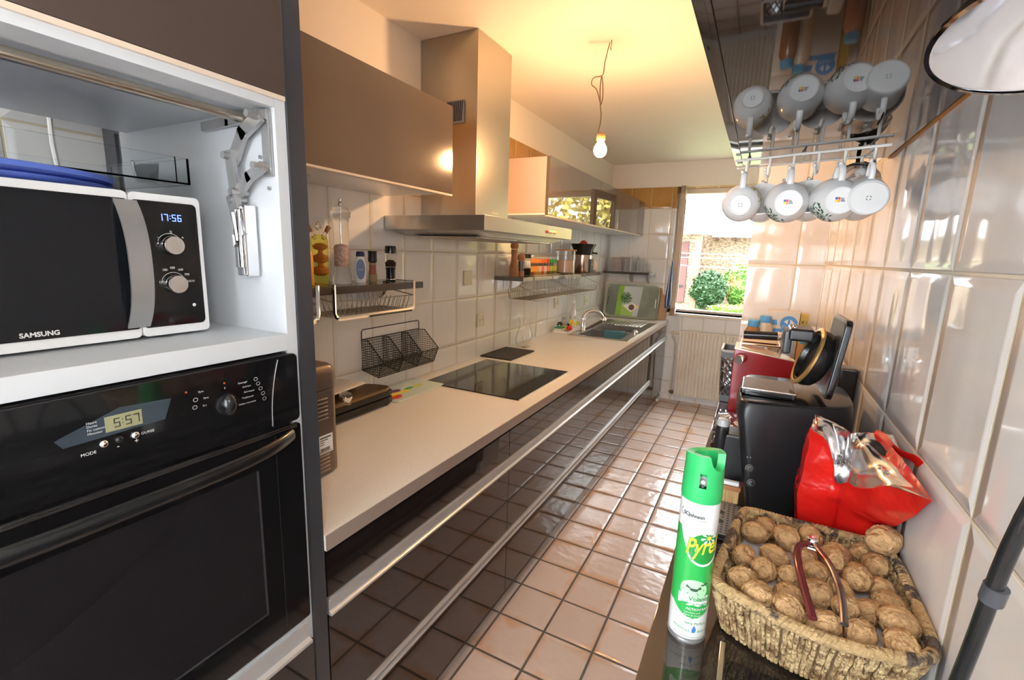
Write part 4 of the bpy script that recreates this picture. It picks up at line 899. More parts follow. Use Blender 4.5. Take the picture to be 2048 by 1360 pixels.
cb_=thing('soap_bottle','small clear soap bottle with a grey cap left of the yellow-label bottle','bottle',(-1.40,3.62,tz)); LA([(0,0),(.028,0),(.030,.004),(.030,.060),(.018,.078),(.012,.085),(0,.085)],(-1.40,3.62,tz),m_acry,'bottle',cb_); LA([(0,.002),(.026,.002),(.026,.03),(0,.03)],(-1.40,3.62,tz),m_yel,'liquid',cb_); LA([(0,.085),(.015,.085),(.014,.105),(0,.106)],(-1.40,3.62,tz),m_silver,'cap',cb_)
pc=thing('detergent_bottle','clear washing-up bottle with a PAIC label and yellow lemons','bottle',(-1.385,3.80,tz))
b=MB(); loft(b,[ell(-1.385,3.80,tz+h_,rx,ry) for h_,rx,ry in ((0,.026,.050),(.006,.028,.054),(.09,.028,.054),(.14,.024,.046),(.175,.014,.022),(.185,.011,.012),(.205,.010,.011))]).build('bottle',mat('pale_bottle',(.84,.84,.82),.12,trans=.35),pc)
LA([(0,.205),(.012,.205),(.010,.235),(0,.236)],(-1.385,3.80,tz),m_white,'cap',pc)
b=MB(); b.grid(lambda u,v: V(-1.385+.0285*math.cos((u-.5)*2.4-1.0),3.80+.0545*math.sin((u-.5)*2.4-1.0),tz+.008+.062*v),12,4); lp=b.build('lemon_label',m_yel,pc)
b=MB()
for (uu,v_,r_,m_) in ((-.8,.052,.014,0),(-1.25,.035,.012,0),(-.5,.03,.012,0)): b.lathe([(0,0),(r_,0)],(-1.385+.0300*math.cos(uu)+.001,3.80+.057*math.sin(uu),tz+v_),(math.cos(uu)/.0285,math.sin(uu)/.0545,0),16)
b.build('lemon_print',mat('lemon_orange',(.85,.42,.02),.4),lp)
text_obj('brand_lettering','PAIC',.033,lambda x,y:(-1.3945+x*.62,3.7435+x*.42-.0,tz+.078+y),m_ink,pc,bold=.0008,shear=.1)
ys_=thing('yellow_soap_bottle','small bottle of bright yellow soap with white pump right of the lemon bottle','bottle',(-1.39,3.935,Z+.0005)); LA([(0,0),(.026,0),(.028,.004),(.028,.03),(.026,.075),(.012,.095),(0,.096)],(-1.39,3.935,Z+.0005),m_acry,'bottle',ys_); LA([(0,.003),(.0245,.003),(.0245,.03),(0,.03)],(-1.39,3.935,Z+.0005),mat('neon_yellow',(.75,.85,.02),.3),'liquid',ys_); MB().tube([(-1.39,3.935,Z+.096),(-1.39,3.935,Z+.125),(-1.365,3.935,Z+.125)],.005,8).build('pump',m_white,ys_)
# ================================================================ TRAY AND BOARD ON THE FAR WALL
st=thing('serving_tray','grey-green serving tray printed with herbs and a plate, leaning in the corner','tray',(-1.13,4.80,Z))
M=Matrix.Translation((-1.135,4.775,Z+.002))@Matrix.Rotation(-.20,4,'X')
def onM(M,x,y,z): return M@V(x,y,z)
def rr3(w,h,r,cx,cz,y,M): return [M@V(px,y,pz) for px,pz in rrect(w,h,r,6,cx,cz)]
b=MB(); W_,H_=.555,.345
loft(b,[rr3(W_-.04,H_-.04,.04,0,H_/2,.012,M),rr3(W_-.035,H_-.035,.045,0,H_/2,.0,M)]); b.build('tray_floor',mat('tray_grey',(.17,.20,.17),.25,noisecol=(4,(.27,.31,.27),.4,.65)),st)
b=MB(); loft(b,[rr3(W_,H_,.055,0,H_/2,-.018,M),rr3(W_-.008,H_-.008,.052,0,H_/2,-.020,M),rr3(W_-.034,H_-.034,.045,0,H_/2,-.001,M),rr3(W_-.030,H_-.030,.045,0,H_/2,.014,M),rr3(W_,H_,.055,0,H_/2,-.016,M)],cap=False); b.build('raised_rim',mat('tray_rim',(.42,.46,.38),.3),st)
def pq(pts,y,nm,m):
    b=MB(); b.face([M@V(x,y,z_) for x,z_ in pts]); return b.build(nm,m,st,flat=True)
pq([(-.155,.02),(-.10,.02),(-.085,.325),(-.140,.325)],-.0008,'green_stripe',mat('stripe_green',(.25,.52,.06),.3))
pq([(-.10,.02),(.075,.02),(.105,.325),(-.085,.325)],-.0010,'pale_stripe',mat('stripe_pale',(.52,.58,.60),.3))
pq([(-.10,.02),(.02,.02),(.03,.075),(-.095,.13)],-.0014,'green_patch',mat('patch_green',(.40,.62,.15),.3))
pq([(-.085,.125),(.005,.06),(.085,.115),(.02,.155)],-.0018,'plate_print',m_cer)
b=MB(); b.lathe([(0,0),(.030,0),(.026,.004),(0,.006)],M@V(.008,-.0022,.112),M.to_3x3()@V(0,-1,0),20); b.build('dish_print',mat('dish_brown',(.16,.10,.08),.5),st)
b=MB(); b.lathe([(0,0),(.013,0)],M@V(.062,-.0024,.125),M.to_3x3()@V(0,-1,0),16); b.build('lemon_print',m_yel,st)
b=MB(); rnd=random.Random(9)
for i in range(150):
    a_=rnd.uniform(0,2*PI); q=rnd.random()**.5; x=-.055+.055*q*math.cos(a_); z_=.205+.060*q*math.sin(a_); an=rnd.uniform(0,PI); l_=.010; dx,dz=math.cos(an)*l_,math.sin(an)*l_
    b.face([M@V(x-dx,-.0026,z_-dz),M@V(x+dz*.35,-.0026,z_-dx*.35),M@V(x+dx,-.0026,z_+dz),M@V(x-dz*.35,-.0026,z_+dx*.35)])
b.build('herb_print',mat('herb_green',(.05,.20,.04),.4),st,flat=True,norm=False)
for sx_ in (-1,1): 
    b=MB(); b.box(sx_*.243-.004,sx_*.243+.004,-.004,-.0015,.12,.21,.001,M=M); b.build('handle_slot',m_ink if sx_<0 else m_white,st)
cbd=MB(); M2=Matrix.Translation((-.868,4.865,Z+.001))@Matrix.Rotation(-.10,4,'X')
pts=[(-.085,0),(.075,0),(.078,.20),(.065,.235),(.045,.25),(.025,.262),(.018,.30),(.010,.318),(-.01,.322),(-.03,.318),(-.038,.30),(-.045,.262),(-.06,.25),(-.083,.235)]
t=MB(); t.prism(pts,'y',0,.016,.003); bmesh.ops.transform(t.bm,matrix=M2,verts=t.bm.verts)
tag(t.build('cutting_board',mat('pale_wood',(.52,.32,.17),.5,noisecol=(20,(.44,.25,.12),.4,.6,(1,1,.1))),loc=(-.868,4.865,Z)),'wooden paddle cutting board standing behind the serving tray','board')
# ---- towel on the window reveal
tw_=thing('tea_towel','blue and white striped tea towel hanging at the window corner','towel',(-.765,4.89,1.43))
def tow(u,v):
    z_=1.432-.485*v+.02*u*v; wdt=.022+.10*min(1,v*1.35)*(1 if v<.85 else 1-(v-.85)*2)
    x=-.775+(u-.45)*wdt*.62-.008*v; y=4.875+.018*math.sin(u*15+v*2)*min(1,v*3+.15)+(u-.5)*.05*v
    return V(x,y,z_)
b=MB(); b.grid(tow,28,24); 
stripe=bpy.data.materials.new('striped_towel'); N,L=nodes(stripe); p=N['Principled BSDF']; p.inputs['Roughness'].default_value=.95
at=N.new('ShaderNodeAttribute'); at.attribute_name='UVu'; wv=N.new('ShaderNodeMath'); wv.operation='MULTIPLY'; wv.inputs[1].default_value=7; L.new(at.outputs['Fac'],wv.inputs[0])
fr_=N.new('ShaderNodeMath'); fr_.operation='FRACT'; L.new(wv.outputs[0],fr_.inputs[0]); rp=N.new('ShaderNodeValToRGB'); rp.color_ramp.interpolation='CONSTANT'
rp.color_ramp.elements[0].color=(.03,.12,.33,1); rp.color_ramp.elements[1].position=.62; rp.color_ramp.elements[1].color=(.62,.68,.74,1); e_=rp.color_ramp.elements.new(.3); e_.color=(.02,.05,.14,1)
L.new(fr_.outputs[0],rp.inputs[0]); L.new(rp.outputs[0],p.inputs['Base Color'])
b.bm.verts.ensure_lookup_table(); us=[ (i//25)/28 for i in range(len(b.bm.verts))]
o=b.build('cloth',stripe,tw_); at_=o.data.attributes.new('UVu','FLOAT','POINT'); at_.data.foreach_set('value',us)
sm=o.modifiers.new('thick','SOLIDIFY'); sm.thickness=.003
b=MB(); b.box(-.800,-.79,4.90,4.925,1.425,1.455,.002); b.tube([(-.795,4.912,1.44),(-.775,4.885,1.435),(-.770,4.875,1.448)],.003,8); tag(b.build('towel_hook',m_wirew,loc=(-.797,4.912,1.44)),'small white hook holding the striped towel at the window corner','hook')
# ---- radiator
rd=thing('radiator','cream ribbed panel radiator under the window','radiator',(-.36,4.86,.07))
b=MB(); rx0,rx1=-.648,.30; n=int((rx1-rx0)/.033)
prof=[]
for i in range(n):
    x=rx0+.033*i; prof+=[(x,4.852),(x+.006,4.842),(x+.022,4.842),(x+.028,4.852)]
prof+=[(rx0+.033*n,4.852),(rx0+.033*n,4.875),(rx0,4.875)]
b.prism(prof,'z',.085,.725)
b.box(rx0,rx1,4.848,4.885,.725,.735,.002); b.box(rx0,rx1,4.848,4.885,.075,.085,.002)
b.build('ribbed_panel',m_cream,rd,angle=20)
b=MB()
for x in (rx0+.12,rx1-.12): b.box(x,x+.03,4.875,FY-.001,.2,.6)
b.build('wall_bracket',m_cream,rd)
b=MB(); b.tube(smooth([(-.685,4.905,.0),(-.685,4.90,.10),(-.683,4.90,.55),(-.69,4.89,.62),(-.715,4.88,.665),(-.70,4.875,.70)]),.008,8); b.tube([(-.74,4.875,.705),(-.648,4.870,.705)],.009,8); b.build('pipe',m_cream,rd)
b=MB(); b.cyl((-.72,4.872,.705),(-.70,4.872,.705),.018,seg=16,bev=.002); b.cyl((-.69,4.872,.705),(-.665,4.872,.705),.014,.014,12); b.build('valve',mat('brassy_white',(.70,.60,.42),.3),rd)
b=MB(); b.sph((-.675,4.895,.09),(.028,.02,.018),12,8); b.build('lower_valve',mat('rusty_brass',(.22,.13,.06),.5),rd)
# ================================================================ RIGHT SIDE: base units and worktop
RZ=.9
rt=thing('narrow_worktop','narrow glossy dark worktop along the right wall carrying the appliances','worktop',(.08,1.3,.87))
MB().box(-.085,RW-.001,.16,2.498,.872,RZ,.0015).build('top_slab',mat('glossy_brown_top',(.035,.024,.018),.06,spec=.9),rt)
YR=[.16,.94,1.72,2.496]
for i in range(3):
    t=thing('narrow_base_cabinet',['narrow dark base cabinet under the can and walnut basket','narrow dark base cabinet in the middle of the right run','narrow dark base cabinet against the tiled pier'][i],'cabinet',(.08,(YR[i]+YR[i+1])/2,0),'narrow base cabinets on the right')
    MB().box(-.058,RW-.002,YR[i]+.001,YR[i+1]-.001,.085,.8715).build('carcass',bpy.data.materials['carcass_dark'],t,flat=True)
    d=MB().box(-.0775,-.059,YR[i]+.002,YR[i+1]-.002,.09,.862,.0012).build('door',m_front,t)
    MB().box(-.090,-.078,YR[i]+.002,YR[i+1]-.002,.835,.85,.002).build('handle_rail',m_alu,d)
    MB().box(-.03,RW-.004,YR[i]+.001,YR[i+1]-.001,0,.084).build('plinth',m_taupe,t)
bh=thing('small_hob','black glass plate with a steel trim strip set in the narrow worktop, front corner','hob',(.13,.42,RZ))
MB().box(.016,.24,.19,.632,RZ+.0004,RZ+.006,.001).build('glass_plate',m_blk,bh); MB().box(.009,.0158,.19,.66,RZ+.0004,RZ+.0072,.001).build('steel_trim',m_alu,bh)
# ================================================================ RIGHT UPPER CABINETS
UB=1.70
for i,(y0,y1) in enumerate(((.30,1.482),)):
    t=thing('upper_cabinet','glossy black wall cabinet on the right with the mug rack mirrored in its underside','cabinet',(.08,(y0+y1)/2,UB))
    MB().box(-.074,RW-.006,y0,y1,UB+.004,2.16).build('carcass',bpy.data.materials['carcass_dark'],t,flat=True)
    MB().box(-.074,RW-.0055,y0,y1,UB,UB+.0038).build('glossy_underside',m_dmir,t,flat=True)
    MB().box(-.0925,-.0745,y0+.001,y1-.001,UB-.002,2.16,.0012).build('door',m_dmir,t)
    MB().box(RW-.0052,RW-.0003,y0,y1,UB-.003,UB+.02).build('glow_strip',mat('orange_glow_colour',(.55,.22,.05),.5),t)  # orange strip painted in for the warm glow where cabinet meets wall
# ================================================================ MUG RACK
rkp0,rkp1=V(-.087,1.365,1.6905),V(.214,1.280,1.6905); rkb0,rkb1=V(-.088,1.475,1.6905),V(.206,1.395,1.6905)
rk=thing('mug_rack','white wire rack with hooks screwed under the glossy cabinet, holding mugs','rack',(.06,1.38,1.66))
b=MB(); b.tube([rkp0,rkp1],.0032,8); b.tube([rkb0,rkb1],.0026,8)
for s_ in (.1,.5,.93): b.tube([rkp0.lerp(rkp1,s_),rkb0.lerp(rkb1,s_)],.0022,6); b.cyl((rkp0.lerp(rkp1,s_)+rkb0.lerp(rkb1,s_))/2+V(0,0,0),(rkp0.lerp(rkp1,s_)+rkb0.lerp(rkb1,s_))/2+V(0,0,.0093),.004,seg=10)
b.build('rail_frame',m_wirew,rk)
d1=(rkp1-rkp0).normalized()
def hook(p,L=.048,r=.0032):
    b=MB(); f=V(-.35,-.94,0)
    pts=[p,p-V(0,0,L*.55),p-V(0,0,L-.010)]+[p-V(0,0,L-.010)+f*(.010-.010*math.cos(a_))-V(0,0,.010*math.sin(a_)) for a_ in (PI*.25,PI*.5,PI*.75)]+[p-V(0,0,L-.010)+f*.024+V(0,0,.006)]
    b.tube(pts,r,8); b.sph(pts[-1],(.0045,.0045,.0045),10,8); b.build('hook',m_wirew,rk); return p-V(0,0,L)+f*.011
FH=[hook(rkp0.lerp(rkp1,s_)) for s_ in (.095,.26,.425,.585,.745,.915)]
BH=[hook(rkb0.lerp(rkb1,s_),.060,.0026) for s_ in (.26,.42,.60,.76,.92)]
BH=[p-V(0,0,.0) for p in BH]
sil=[(.0,.0)]
def mug(kind):
    t=thing('mug',None,'mug',(0,0,0),'white porcelain mugs hanging on the rack'); 
    if kind=='round': pr=[(.0,.003),(.019,.003),(.020,0),(.0215,0),(.022,.004),(.033,.013),(.0405,.030),(.041,.044),(.037,.062),(.0355,.070)]
    elif kind=='bowl': pr=[(.0,.002),(.024,.002),(.0245,0),(.026,0),(.0275,.003),(.037,.014),(.0425,.032),(.043,.050),(.041,.066)]
    elif kind=='cyl': pr=[(.0,.002),(.029,.002),(.030,0),(.032,.001),(.0335,.004),(.0345,.03),(.0345,.060)]
    else: pr=[(.0,.003),(.017,.003),(.018,0),(.020,0),(.021,.004),(.030,.012),(.040,.030),(.0455,.052),(.0475,.060)]
    inn=[(r-.0028,z_+.0) for r,z_ in pr[::-1] if z_>.006]; h_=pr[-1][1]
    LA(pr+[(pr[-1][0]-.0014,h_+.0012)]+inn+[(0,.007)],(0,0,0),m_cer,'body',t,40)
    # handle loop on +x
    R={'round':.038,'bowl':.0405,'cyl':.0335,'cup':.040}[kind]; zc=h_*.56; hh=h_*.28
    b=MB(); n=15; pts=[V(R-.003+ (.030)*math.sin(PI*i/(n-1))**.8,0,zc-hh*math.cos(PI*i/(n-1))) for i in range(n)]
    b.tube(pts,.0042,10,flat=(1.0,1.45) if kind!='cyl' else (1,1.2)); b.build('handle',m_cer,t)
    return t
def leafprint(t,R,z0,a0,col,n=26,seed=1):
    n=int(n*1.3)
    b=MB(); rnd=random.Random(seed)
    def rad(z_):
        pr=R; 
        for i in range(len(pr)-1):
            if pr[i][1]<=z_<=pr[i+1][1]: f=(z_-pr[i][1])/(pr[i+1][1]-pr[i][1]); return pr[i][0]+(pr[i+1][0]-pr[i][0])*f
        return pr[-1][0]
    def P(a_,z_): r=rad(z_)+.0004; return V(r*math.cos(a_),r*math.sin(a_),z_)
    for k in range(n):
        a_=a0+.45*math.sin(k*.9)+rnd.uniform(-.25,.25); z_=z0+.032*(k/n)+rnd.uniform(-.004,.004); s_=.0036; an=rnd.uniform(0,PI); ca_,sa_=math.cos(an),math.sin(an)
        q=[(s_*1.3,0),(0,s_*.5),(-s_*1.3,0),(0,-s_*.5)]
        b.face([P(a_+(u*ca_-v*sa_)/.04,z_+(u*sa_+v*ca_)) for u,v in q])
    b.build('leaf_print',col,t,flat=True,norm=False)
BP=[(.0275,.003),(.037,.014),(.0425,.032),(.043,.050),(.041,.066)]
RP=[(.022,.004),(.033,.013),(.0405,.030),(.041,.044),(.037,.062)]
def footmark(t,kind):
    if kind=='dots':
        b=MB()
        for k in range(4):
            for j in range(3):
                a0=k*PI/2+.25+j*.35; q=lambda a_,r:(r*math.cos(a_),r*math.sin(a_),.0018); b.face([q(a0,.0034),q(a0,.0046),q(a0+.35,.0046),q(a0+.35,.0034)])
        b.build('base_mark',m_leaf,t,flat=True)
    else:
        b=MB()
        for mi,(x,y) in enumerate(((.002,-.009),(.002,-.0045),(-.003,-.009),(-.003,-.0045))):
            b.mi=mi; b.face([(x,y,.0018),(x+.0045,y,.0018),(x+.0045,y+.004,.0018),(x,y+.004,.0018)])
        b.mi=4
        for j in range(4): b.face([(-.002+.002*j,.0005,.0018),(-.0008+.002*j,.0005,.0018),(-.0008+.002*j,.0085-.001*j,.0018),(-.002+.002*j,.0085-.001*j,.0018)])
        b.build('base_mark',[m_blueink,m_redink,m_yel,mat('orange_ink',(.85,.35,.03),.4),m_ink],t,flat=True)
def place(t,hookpt,w,dz=.0,R=.0645,sc=1.1):
    R-=.009
    w=Vector(w).normalized(); u=(V(0,0,1)-w*w.z).normalized(); y=w.cross(u)
    M=Matrix(((u.x,y.x,w.x,0),(u.y,y.y,w.y,0),(u.z,y.z,w.z,0),(0,0,0,1)))
    # local handle inner top point rests on the hook
    loc=hookpt-(M.to_3x3()@V(R*sc,0,dz*sc)); M.translation=loc; M=M@Matrix.Scale(sc,4); t.matrix_world=M
m1=mug('round'); leafprint(m1,RP,.020,.9,mat('gold_print',(.45,.33,.05),.3),22,2); footmark(m1,'dots'); place(m1,FH[0],(.0,.95,.20),.040,.0615); m1['label']='bulbous white mug with gold print and narrow foot, leftmost front of the rack'
m2=mug('bowl'); leafprint(m2,BP,.008,3.9,m_leaf,34,3); footmark(m2,'sq'); place(m2,FH[2],(-.07,.95,.12),.038,.064); m2['label']='white mug with green leaf sprig and coloured base mark, second in the front row'
m3=mug('bowl'); leafprint(m3,BP,.008,3.9,m_leaf,40,5); footmark(m3,'sq'); place(m3,FH[4]+V(-.003,0,0),(-.17,.95,.12),.038,.064); m3['label']='white mug with green leaf sprig and coloured base mark, third in the front row'
m4=mug('cyl'); b=MB(); b.box(.063,.0665,-.001,.001,.012,.052); b.build('handle_line',m_ink,m4); footmark(m4,'dots'); place(m4,FH[5],(-.03,.93,.27),.034,.0575); m4['label']='straight-sided white cup with a dark line on its handle, rightmost of the front row'
for i,(h_,w_,lab) in enumerate(((BH[0],(-.05,-.80,.60),'white back-row cup between the first and second front mugs, opening to the camera'),(BH[1]+(BH[2]-BH[1])*.0,(-.02,-.80,.60),'white cup in the middle of the back row, opening to the camera'),(BH[4],(.0,-.80,.60),'white cup at the right of the back row, opening to the camera'))):
    if i==0: c=mug('cup'); c0=c
    else:
        c=c0.copy(); COL.objects.link(c)
        for ch in c0.children: q=ch.copy(); COL.objects.link(q); q.parent=c
    place(c,[BH[0],BH[2],BH[4]][i],w_,.034,.0635); c['label']=lab
# ================================================================ LAMPS
def lampthing(label,c,ax,R,armpts,name='clip_lamp'):
    t=thing(name,label,'lamp',c); ax=Vector(ax).normalized()
    out=[(0,-R*.95),(R*.28,-R*.93),(R*.42,-R*.72),(R*.78,-R*.38),(R*1.0,-.002),(R*1.03,0)]
    LA2=MB(); LA2.lathe([(0,-R*.95)]+out[1:]+[(R*1.0,.001)],c,ax,48); LA2.build('lamp_shade',m_blks,t)
    b=MB(); b.lathe([(R*1.0,.0012),(R*.965,-.0005),(R*.74,-R*.36),(R*.38,-R*.66),(0,-R*.72)],c,ax,64); b.build('reflector',mat('lamp_reflector',(.85,.86,.90),.16,metal=1) if 'lamp_reflector' not in bpy.data.materials else bpy.data.materials['lamp_reflector'],t)
    b=MB(); b.lathe([(R*1.0,-.002),(R*1.035,0),(R*1.035,.003),(R*.99,.0035)],c,ax,48); b.build('rim',m_chrome,t)
    b=MB(); b.sph(Vector(c)-ax*R*.45,(R*.26,)*3,16,10); b.build('lamp_bulb',m_white,t)
    if armpts: b=MB(); b.tube(smooth(armpts,6),.0045,20); b.build('arm',m_blks,t)
    return t
nl=lampthing('black desk lamp with a chrome-lined bowl shade at the top right, nearest the camera',(.170,.49,1.607),(-.05,-.24,-.96),.074,[(.176,.52,1.69),(.180,.44,1.683),(.178,.33,1.62),(.165,.325,1.45),(.150,.356,1.302),(.150,.383,1.172),(.150,.438,.915)],'desk_lamp')
b=MB(); b.lathe([(0,0),(.05,0),(.052,.004),(.048,.012),(.012,.018),(0,.018)],(.150,.438,RZ+.0062),seg=32); b.build('lamp_base',m_blks,nl); b=MB(); b.cyl((.150,.3665,1.2515),(.150,.3690,1.2397),.0062,seg=14); b.build('arm_joint',m_grey,nl)
lampthing('black spotlight with chrome reflector under the far end of the glossy cabinet',(.178,1.395,1.640),(-.25,-.55,-.80),.046,[(.178,1.43,1.675),(.178,1.435,1.688),(.178,1.44,1.6985)],'cabinet_spotlight')
cb=MB(); cb.tube(smooth([(.205,.60,.907),(.222,.585,.95),(.2225,.560,.985),(.232,.535,.99),(.238,.520,.965),(.225,.50,.93),(.20,.49,.91)]),.0035,8)
tag(cb.build('black_cable',m_wire,loc=(.21,.55,.907)),'looped black cable against the wall to the right of the walnut basket','cable')
# ================================================================ INSECT SPRAY CAN
can=thing('insect_spray_can','green and white insect spray can labelled Pyrel standing on the dark worktop','spray can',(-.038,.662,RZ))
cx,cy=-.038,.664; R=.0262
m_canw=mat('can_white',(.80,.82,.80),.18,coat=.3); m_cang=mat('can_green',(.035,.42,.085),.18,coat=.3); m_capg=mat('cap_green',(.03,.46,.13),.38)
b=MB(); b.lathe([(0,.001),(R-.002,.001),(R,.0),(R+.0006,.002),(R+.0004,.004),(R-.0004,.006),(R,.008)],(cx,cy,RZ),seg=48); b.build('base_ring',m_silver,can)
A0=math.atan2(-cy,-cx)  # direction that faces the aisle camera side
def lab(x,z_,e=0.0): 
    a_=A0+.10+x/R; return V(cx+(R+e)*math.cos(a_),cy+(R+e)*math.sin(a_),RZ+z_)
b=MB(); NU,NV=180,150
G=[[b.bm.verts.new(lab((i/NU-.5)*2*PI*R,.008+.209*j/NV)) for j in range(NV+1)] for i in range(NU)]
def green(x,z_):
    # white circle-ish top area behind the logo, green waist band, white lower area
    if z_>.058: return z_<min(.176,.130+.040*((x-.004)/.028)**2)
    return z_>.058-.016*math.cos((x-.004)/.020)
for i in range(NU):
    for j in range(NV):
        x=((i+.5)/NU-.5)*2*PI*R; z_=.008+.209*(j+.5)/NV
        f=b.bm.faces.new([G[i][j],G[(i+1)%NU][j],G[(i+1)%NU][j+1],G[i][j+1]]); f.material_index=1 if green(x,z_) else 0
b.build('printed_can',[m_canw,m_cang],can)
# label artwork (curved onto the can)
def art(name,pts_list,m,e=.0003,par=can):
    b=MB()
    for pts in pts_list:
        # subdivide long edges so the flat shapes follow the curve
        c_=(sum(p[0] for p in pts)/len(pts),sum(p[1] for p in pts)/len(pts)); n=len(pts)
        for i in range(n):
            p,q=pts[i],pts[(i+1)%n]; K=3
            for k in range(K):
                a_=(p[0]+(q[0]-p[0])*k/K,p[1]+(q[1]-p[1])*k/K); d_=(p[0]+(q[0]-p[0])*(k+1)/K,p[1]+(q[1]-p[1])*(k+1)/K)
                m1_=((a_[0]+c_[0])/2,(a_[1]+c_[1])/2); m2_=((d_[0]+c_[0])/2,(d_[1]+c_[1])/2)
                b.face([lab(*a_,e),lab(*d_,e),lab(*m2_,e),lab(*m1_,e)]); b.face([lab(*m1_,e),lab(*m2_,e),lab(*c_,e)])
    return b.build(name,m,par,flat=True,norm=False)
def ellp(cx_,cz_,rx,rz,n=28): return [(cx_+rx*math.cos(2*PI*i/n),cz_+rz*math.sin(2*PI*i/n)) for i in range(n)]
art('logo_oval',[ellp(.010,.150,.0245,.0255)],m_canw,.0004); art('logo_oval',[ellp(.010,.151,.022,.023)],mat('deep_green_print',(.02,.28,.05),.3),.0006)
art('swoosh',[ellp(.002,.086,.0185,.0165,24)],mat('pale_green_print',(.45,.78,.45),.35),.0004)
art('text_panel',[[(-.018,.062),(.024,.062),(.024,.078),(-.018,.078)]],m_canw,.0007)
# daisy
art('daisy_petals',[[(.014+.003*math.cos(a_),.1685+.003*math.sin(a_)),(.014+.0095*math.cos(a_-.22),.1685+.0095*math.sin(a_-.22)),(.014+.0115*math.cos(a_),.1685+.0115*math.sin(a_)),(.014+.0095*math.cos(a_+.22),.1685+.0095*math.sin(a_+.22))] for a_ in [2*PI*k/8+.2 for k in range(8)]],m_white,.0012)
art('daisy_centre',[ellp(.014,.1685,.0030,.0030,14)],m_yel,.0015)
art('fly_print',[ellp(.002,.0875,.0055,.0024,14),[(.0,.088),(-.008,.094),(-.009,.090)],[(.004,.088),(.010,.094),(.012,.089)],[(-.003,.086),(-.007,.080),(-.0062,.0795)],[(.004,.086),(.008,.080),(.0088,.0805)],ellp(.0135,.0960,.0035,.0014,12),[(.013,.096),(.018,.100),(.0195,.0975)]],mat('fly_ink',(.04,.10,.06),.5),.0009)
art('drop_print',[[(.0075,.0315),(.0105,.0245),(.0095,.0205),(.0075,.0190),(.0055,.0205),(.0045,.0245)]],mat('drop_blue',(.05,.22,.65),.3),.0006)
TX=lambda x0,z0,e=.0010,sl=0: (lambda x,y: lab(x0+x,z0+y+x*sl,e))
m_gtx=mat('label_green_text',(.03,.33,.08),.4)
text_obj('brand_outline','Pyrel',.034,TX(-.0155,.1405,.0011,.16),m_gtx,can,bold=.0015,sx=.62,shear=.25)
text_obj('brand_lettering','Pyrel',.034,TX(-.0150,.1410,.0015,.16),m_yel,can,sx=.62,bold=.0005,shear=.25)
text_obj('maker_lettering','SCJohnson',.0075,TX(-.023,.196),m_ink,can,bold=.0002,sx=.85); text_obj('maker_lettering','A Family Company',.0028,TX(-.012,.1925),m_ink,can)
art('maker_swirl',[[(-.024+.0042*math.cos(a_),.199+.0048*math.sin(a_)),(-.024+.0050*math.cos(a_),.199+.0056*math.sin(a_)),(-.024+.0050*math.cos(a_+.35),.199+.0056*math.sin(a_+.35)),(-.024+.0042*math.cos(a_+.35),.199+.0048*math.sin(a_+.35))] for a_ in [PI*.6+.35*k for k in range(9)]],m_ink,.0006)
text_obj('label_text','Volants',.0095,TX(-.004,.0705),m_gtx,can,bold=.0002); text_obj('label_text','Mouches & Moustiques',.0046,TX(-.016,.0645),m_gtx,can)
text_obj('label_text','ACTION RAPIDE',.0052,TX(-.006,.0555),m_canw,can,bold=.0001); 
for i,s_ in enumerate(('Ingredient actif','fleurs de chrysanthemes')): text_obj('label_text',s_,.0036,TX(-.008,.0505-.0042*i),m_canw,can)
text_obj('label_text','Sans Parfum',.0062,TX(-.006,.0330,.0010,-.05),m_gtx,can); text_obj('label_text','FORMULE A BASE D EAU'[:9],.0052,TX(-.0205,.0222,.0010,-.10),m_gtx,can); text_obj('label_text','BASE D EAU',.0052,TX(.0125,.0200,.0010,-.04),m_gtx,can)
text_obj('label_text','Utiliser avec precaution. Lire les etiquettes avant utilisation.',.0024,TX(-.022,.0125,.0008,-.05),m_ink,can)
# cap: cylinder with scooped front and nozzle recess
b=MB(); NU=72
def capz(a_):
    d_=(a_-A0+PI)%(2*PI)-PI; q=abs(d_-.95); q=min(q,2*PI-q)
    return .284-(.020*max(0,1-(q/.62)**2)**.5 if q<.62 else 0)-.006*max(0,math.cos(d_+2.4))
o1=[];
lv=[.217,.222,.24,.26]
rr_=[R+.0003,R+.0008,R+.0002,R-.0006]
ring=[[b.bm.verts.new(V(cx+r_*math.cos(2*PI*i/NU),cy+r_*math.sin(2*PI*i/NU),RZ+z_)) for i in range(NU)] for r_,z_ in zip(rr_,lv)]
top=[b.bm.verts.new(V(cx+(R-.001)*math.cos(2*PI*i/NU),cy+(R-.001)*math.sin(2*PI*i/NU),RZ+capz(2*PI*i/NU))) for i in range(NU)]
tin=[b.bm.verts.new(V(cx+(R-.011)*math.cos(2*PI*i/NU),cy+(R-.011)*math.sin(2*PI*i/NU),RZ+capz(2*PI*i/NU)-.0012)) for i in range(NU)]
bin_=[b.bm.verts.new(V(cx+(R-.012)*math.cos(2*PI*i/NU),cy+(R-.012)*math.sin(2*PI*i/NU),RZ+.252)) for i in range(NU)]
ctr=b.bm.verts.new(V(cx,cy,RZ+.252)); bot=b.bm.verts.new(V(cx,cy,RZ+.217))
def inwin(i,j):
    a_=2*PI*(i+.5)/NU; d_=(a_-A0+PI)%(2*PI)-PI; return j==2 and abs(d_-.02)<.17
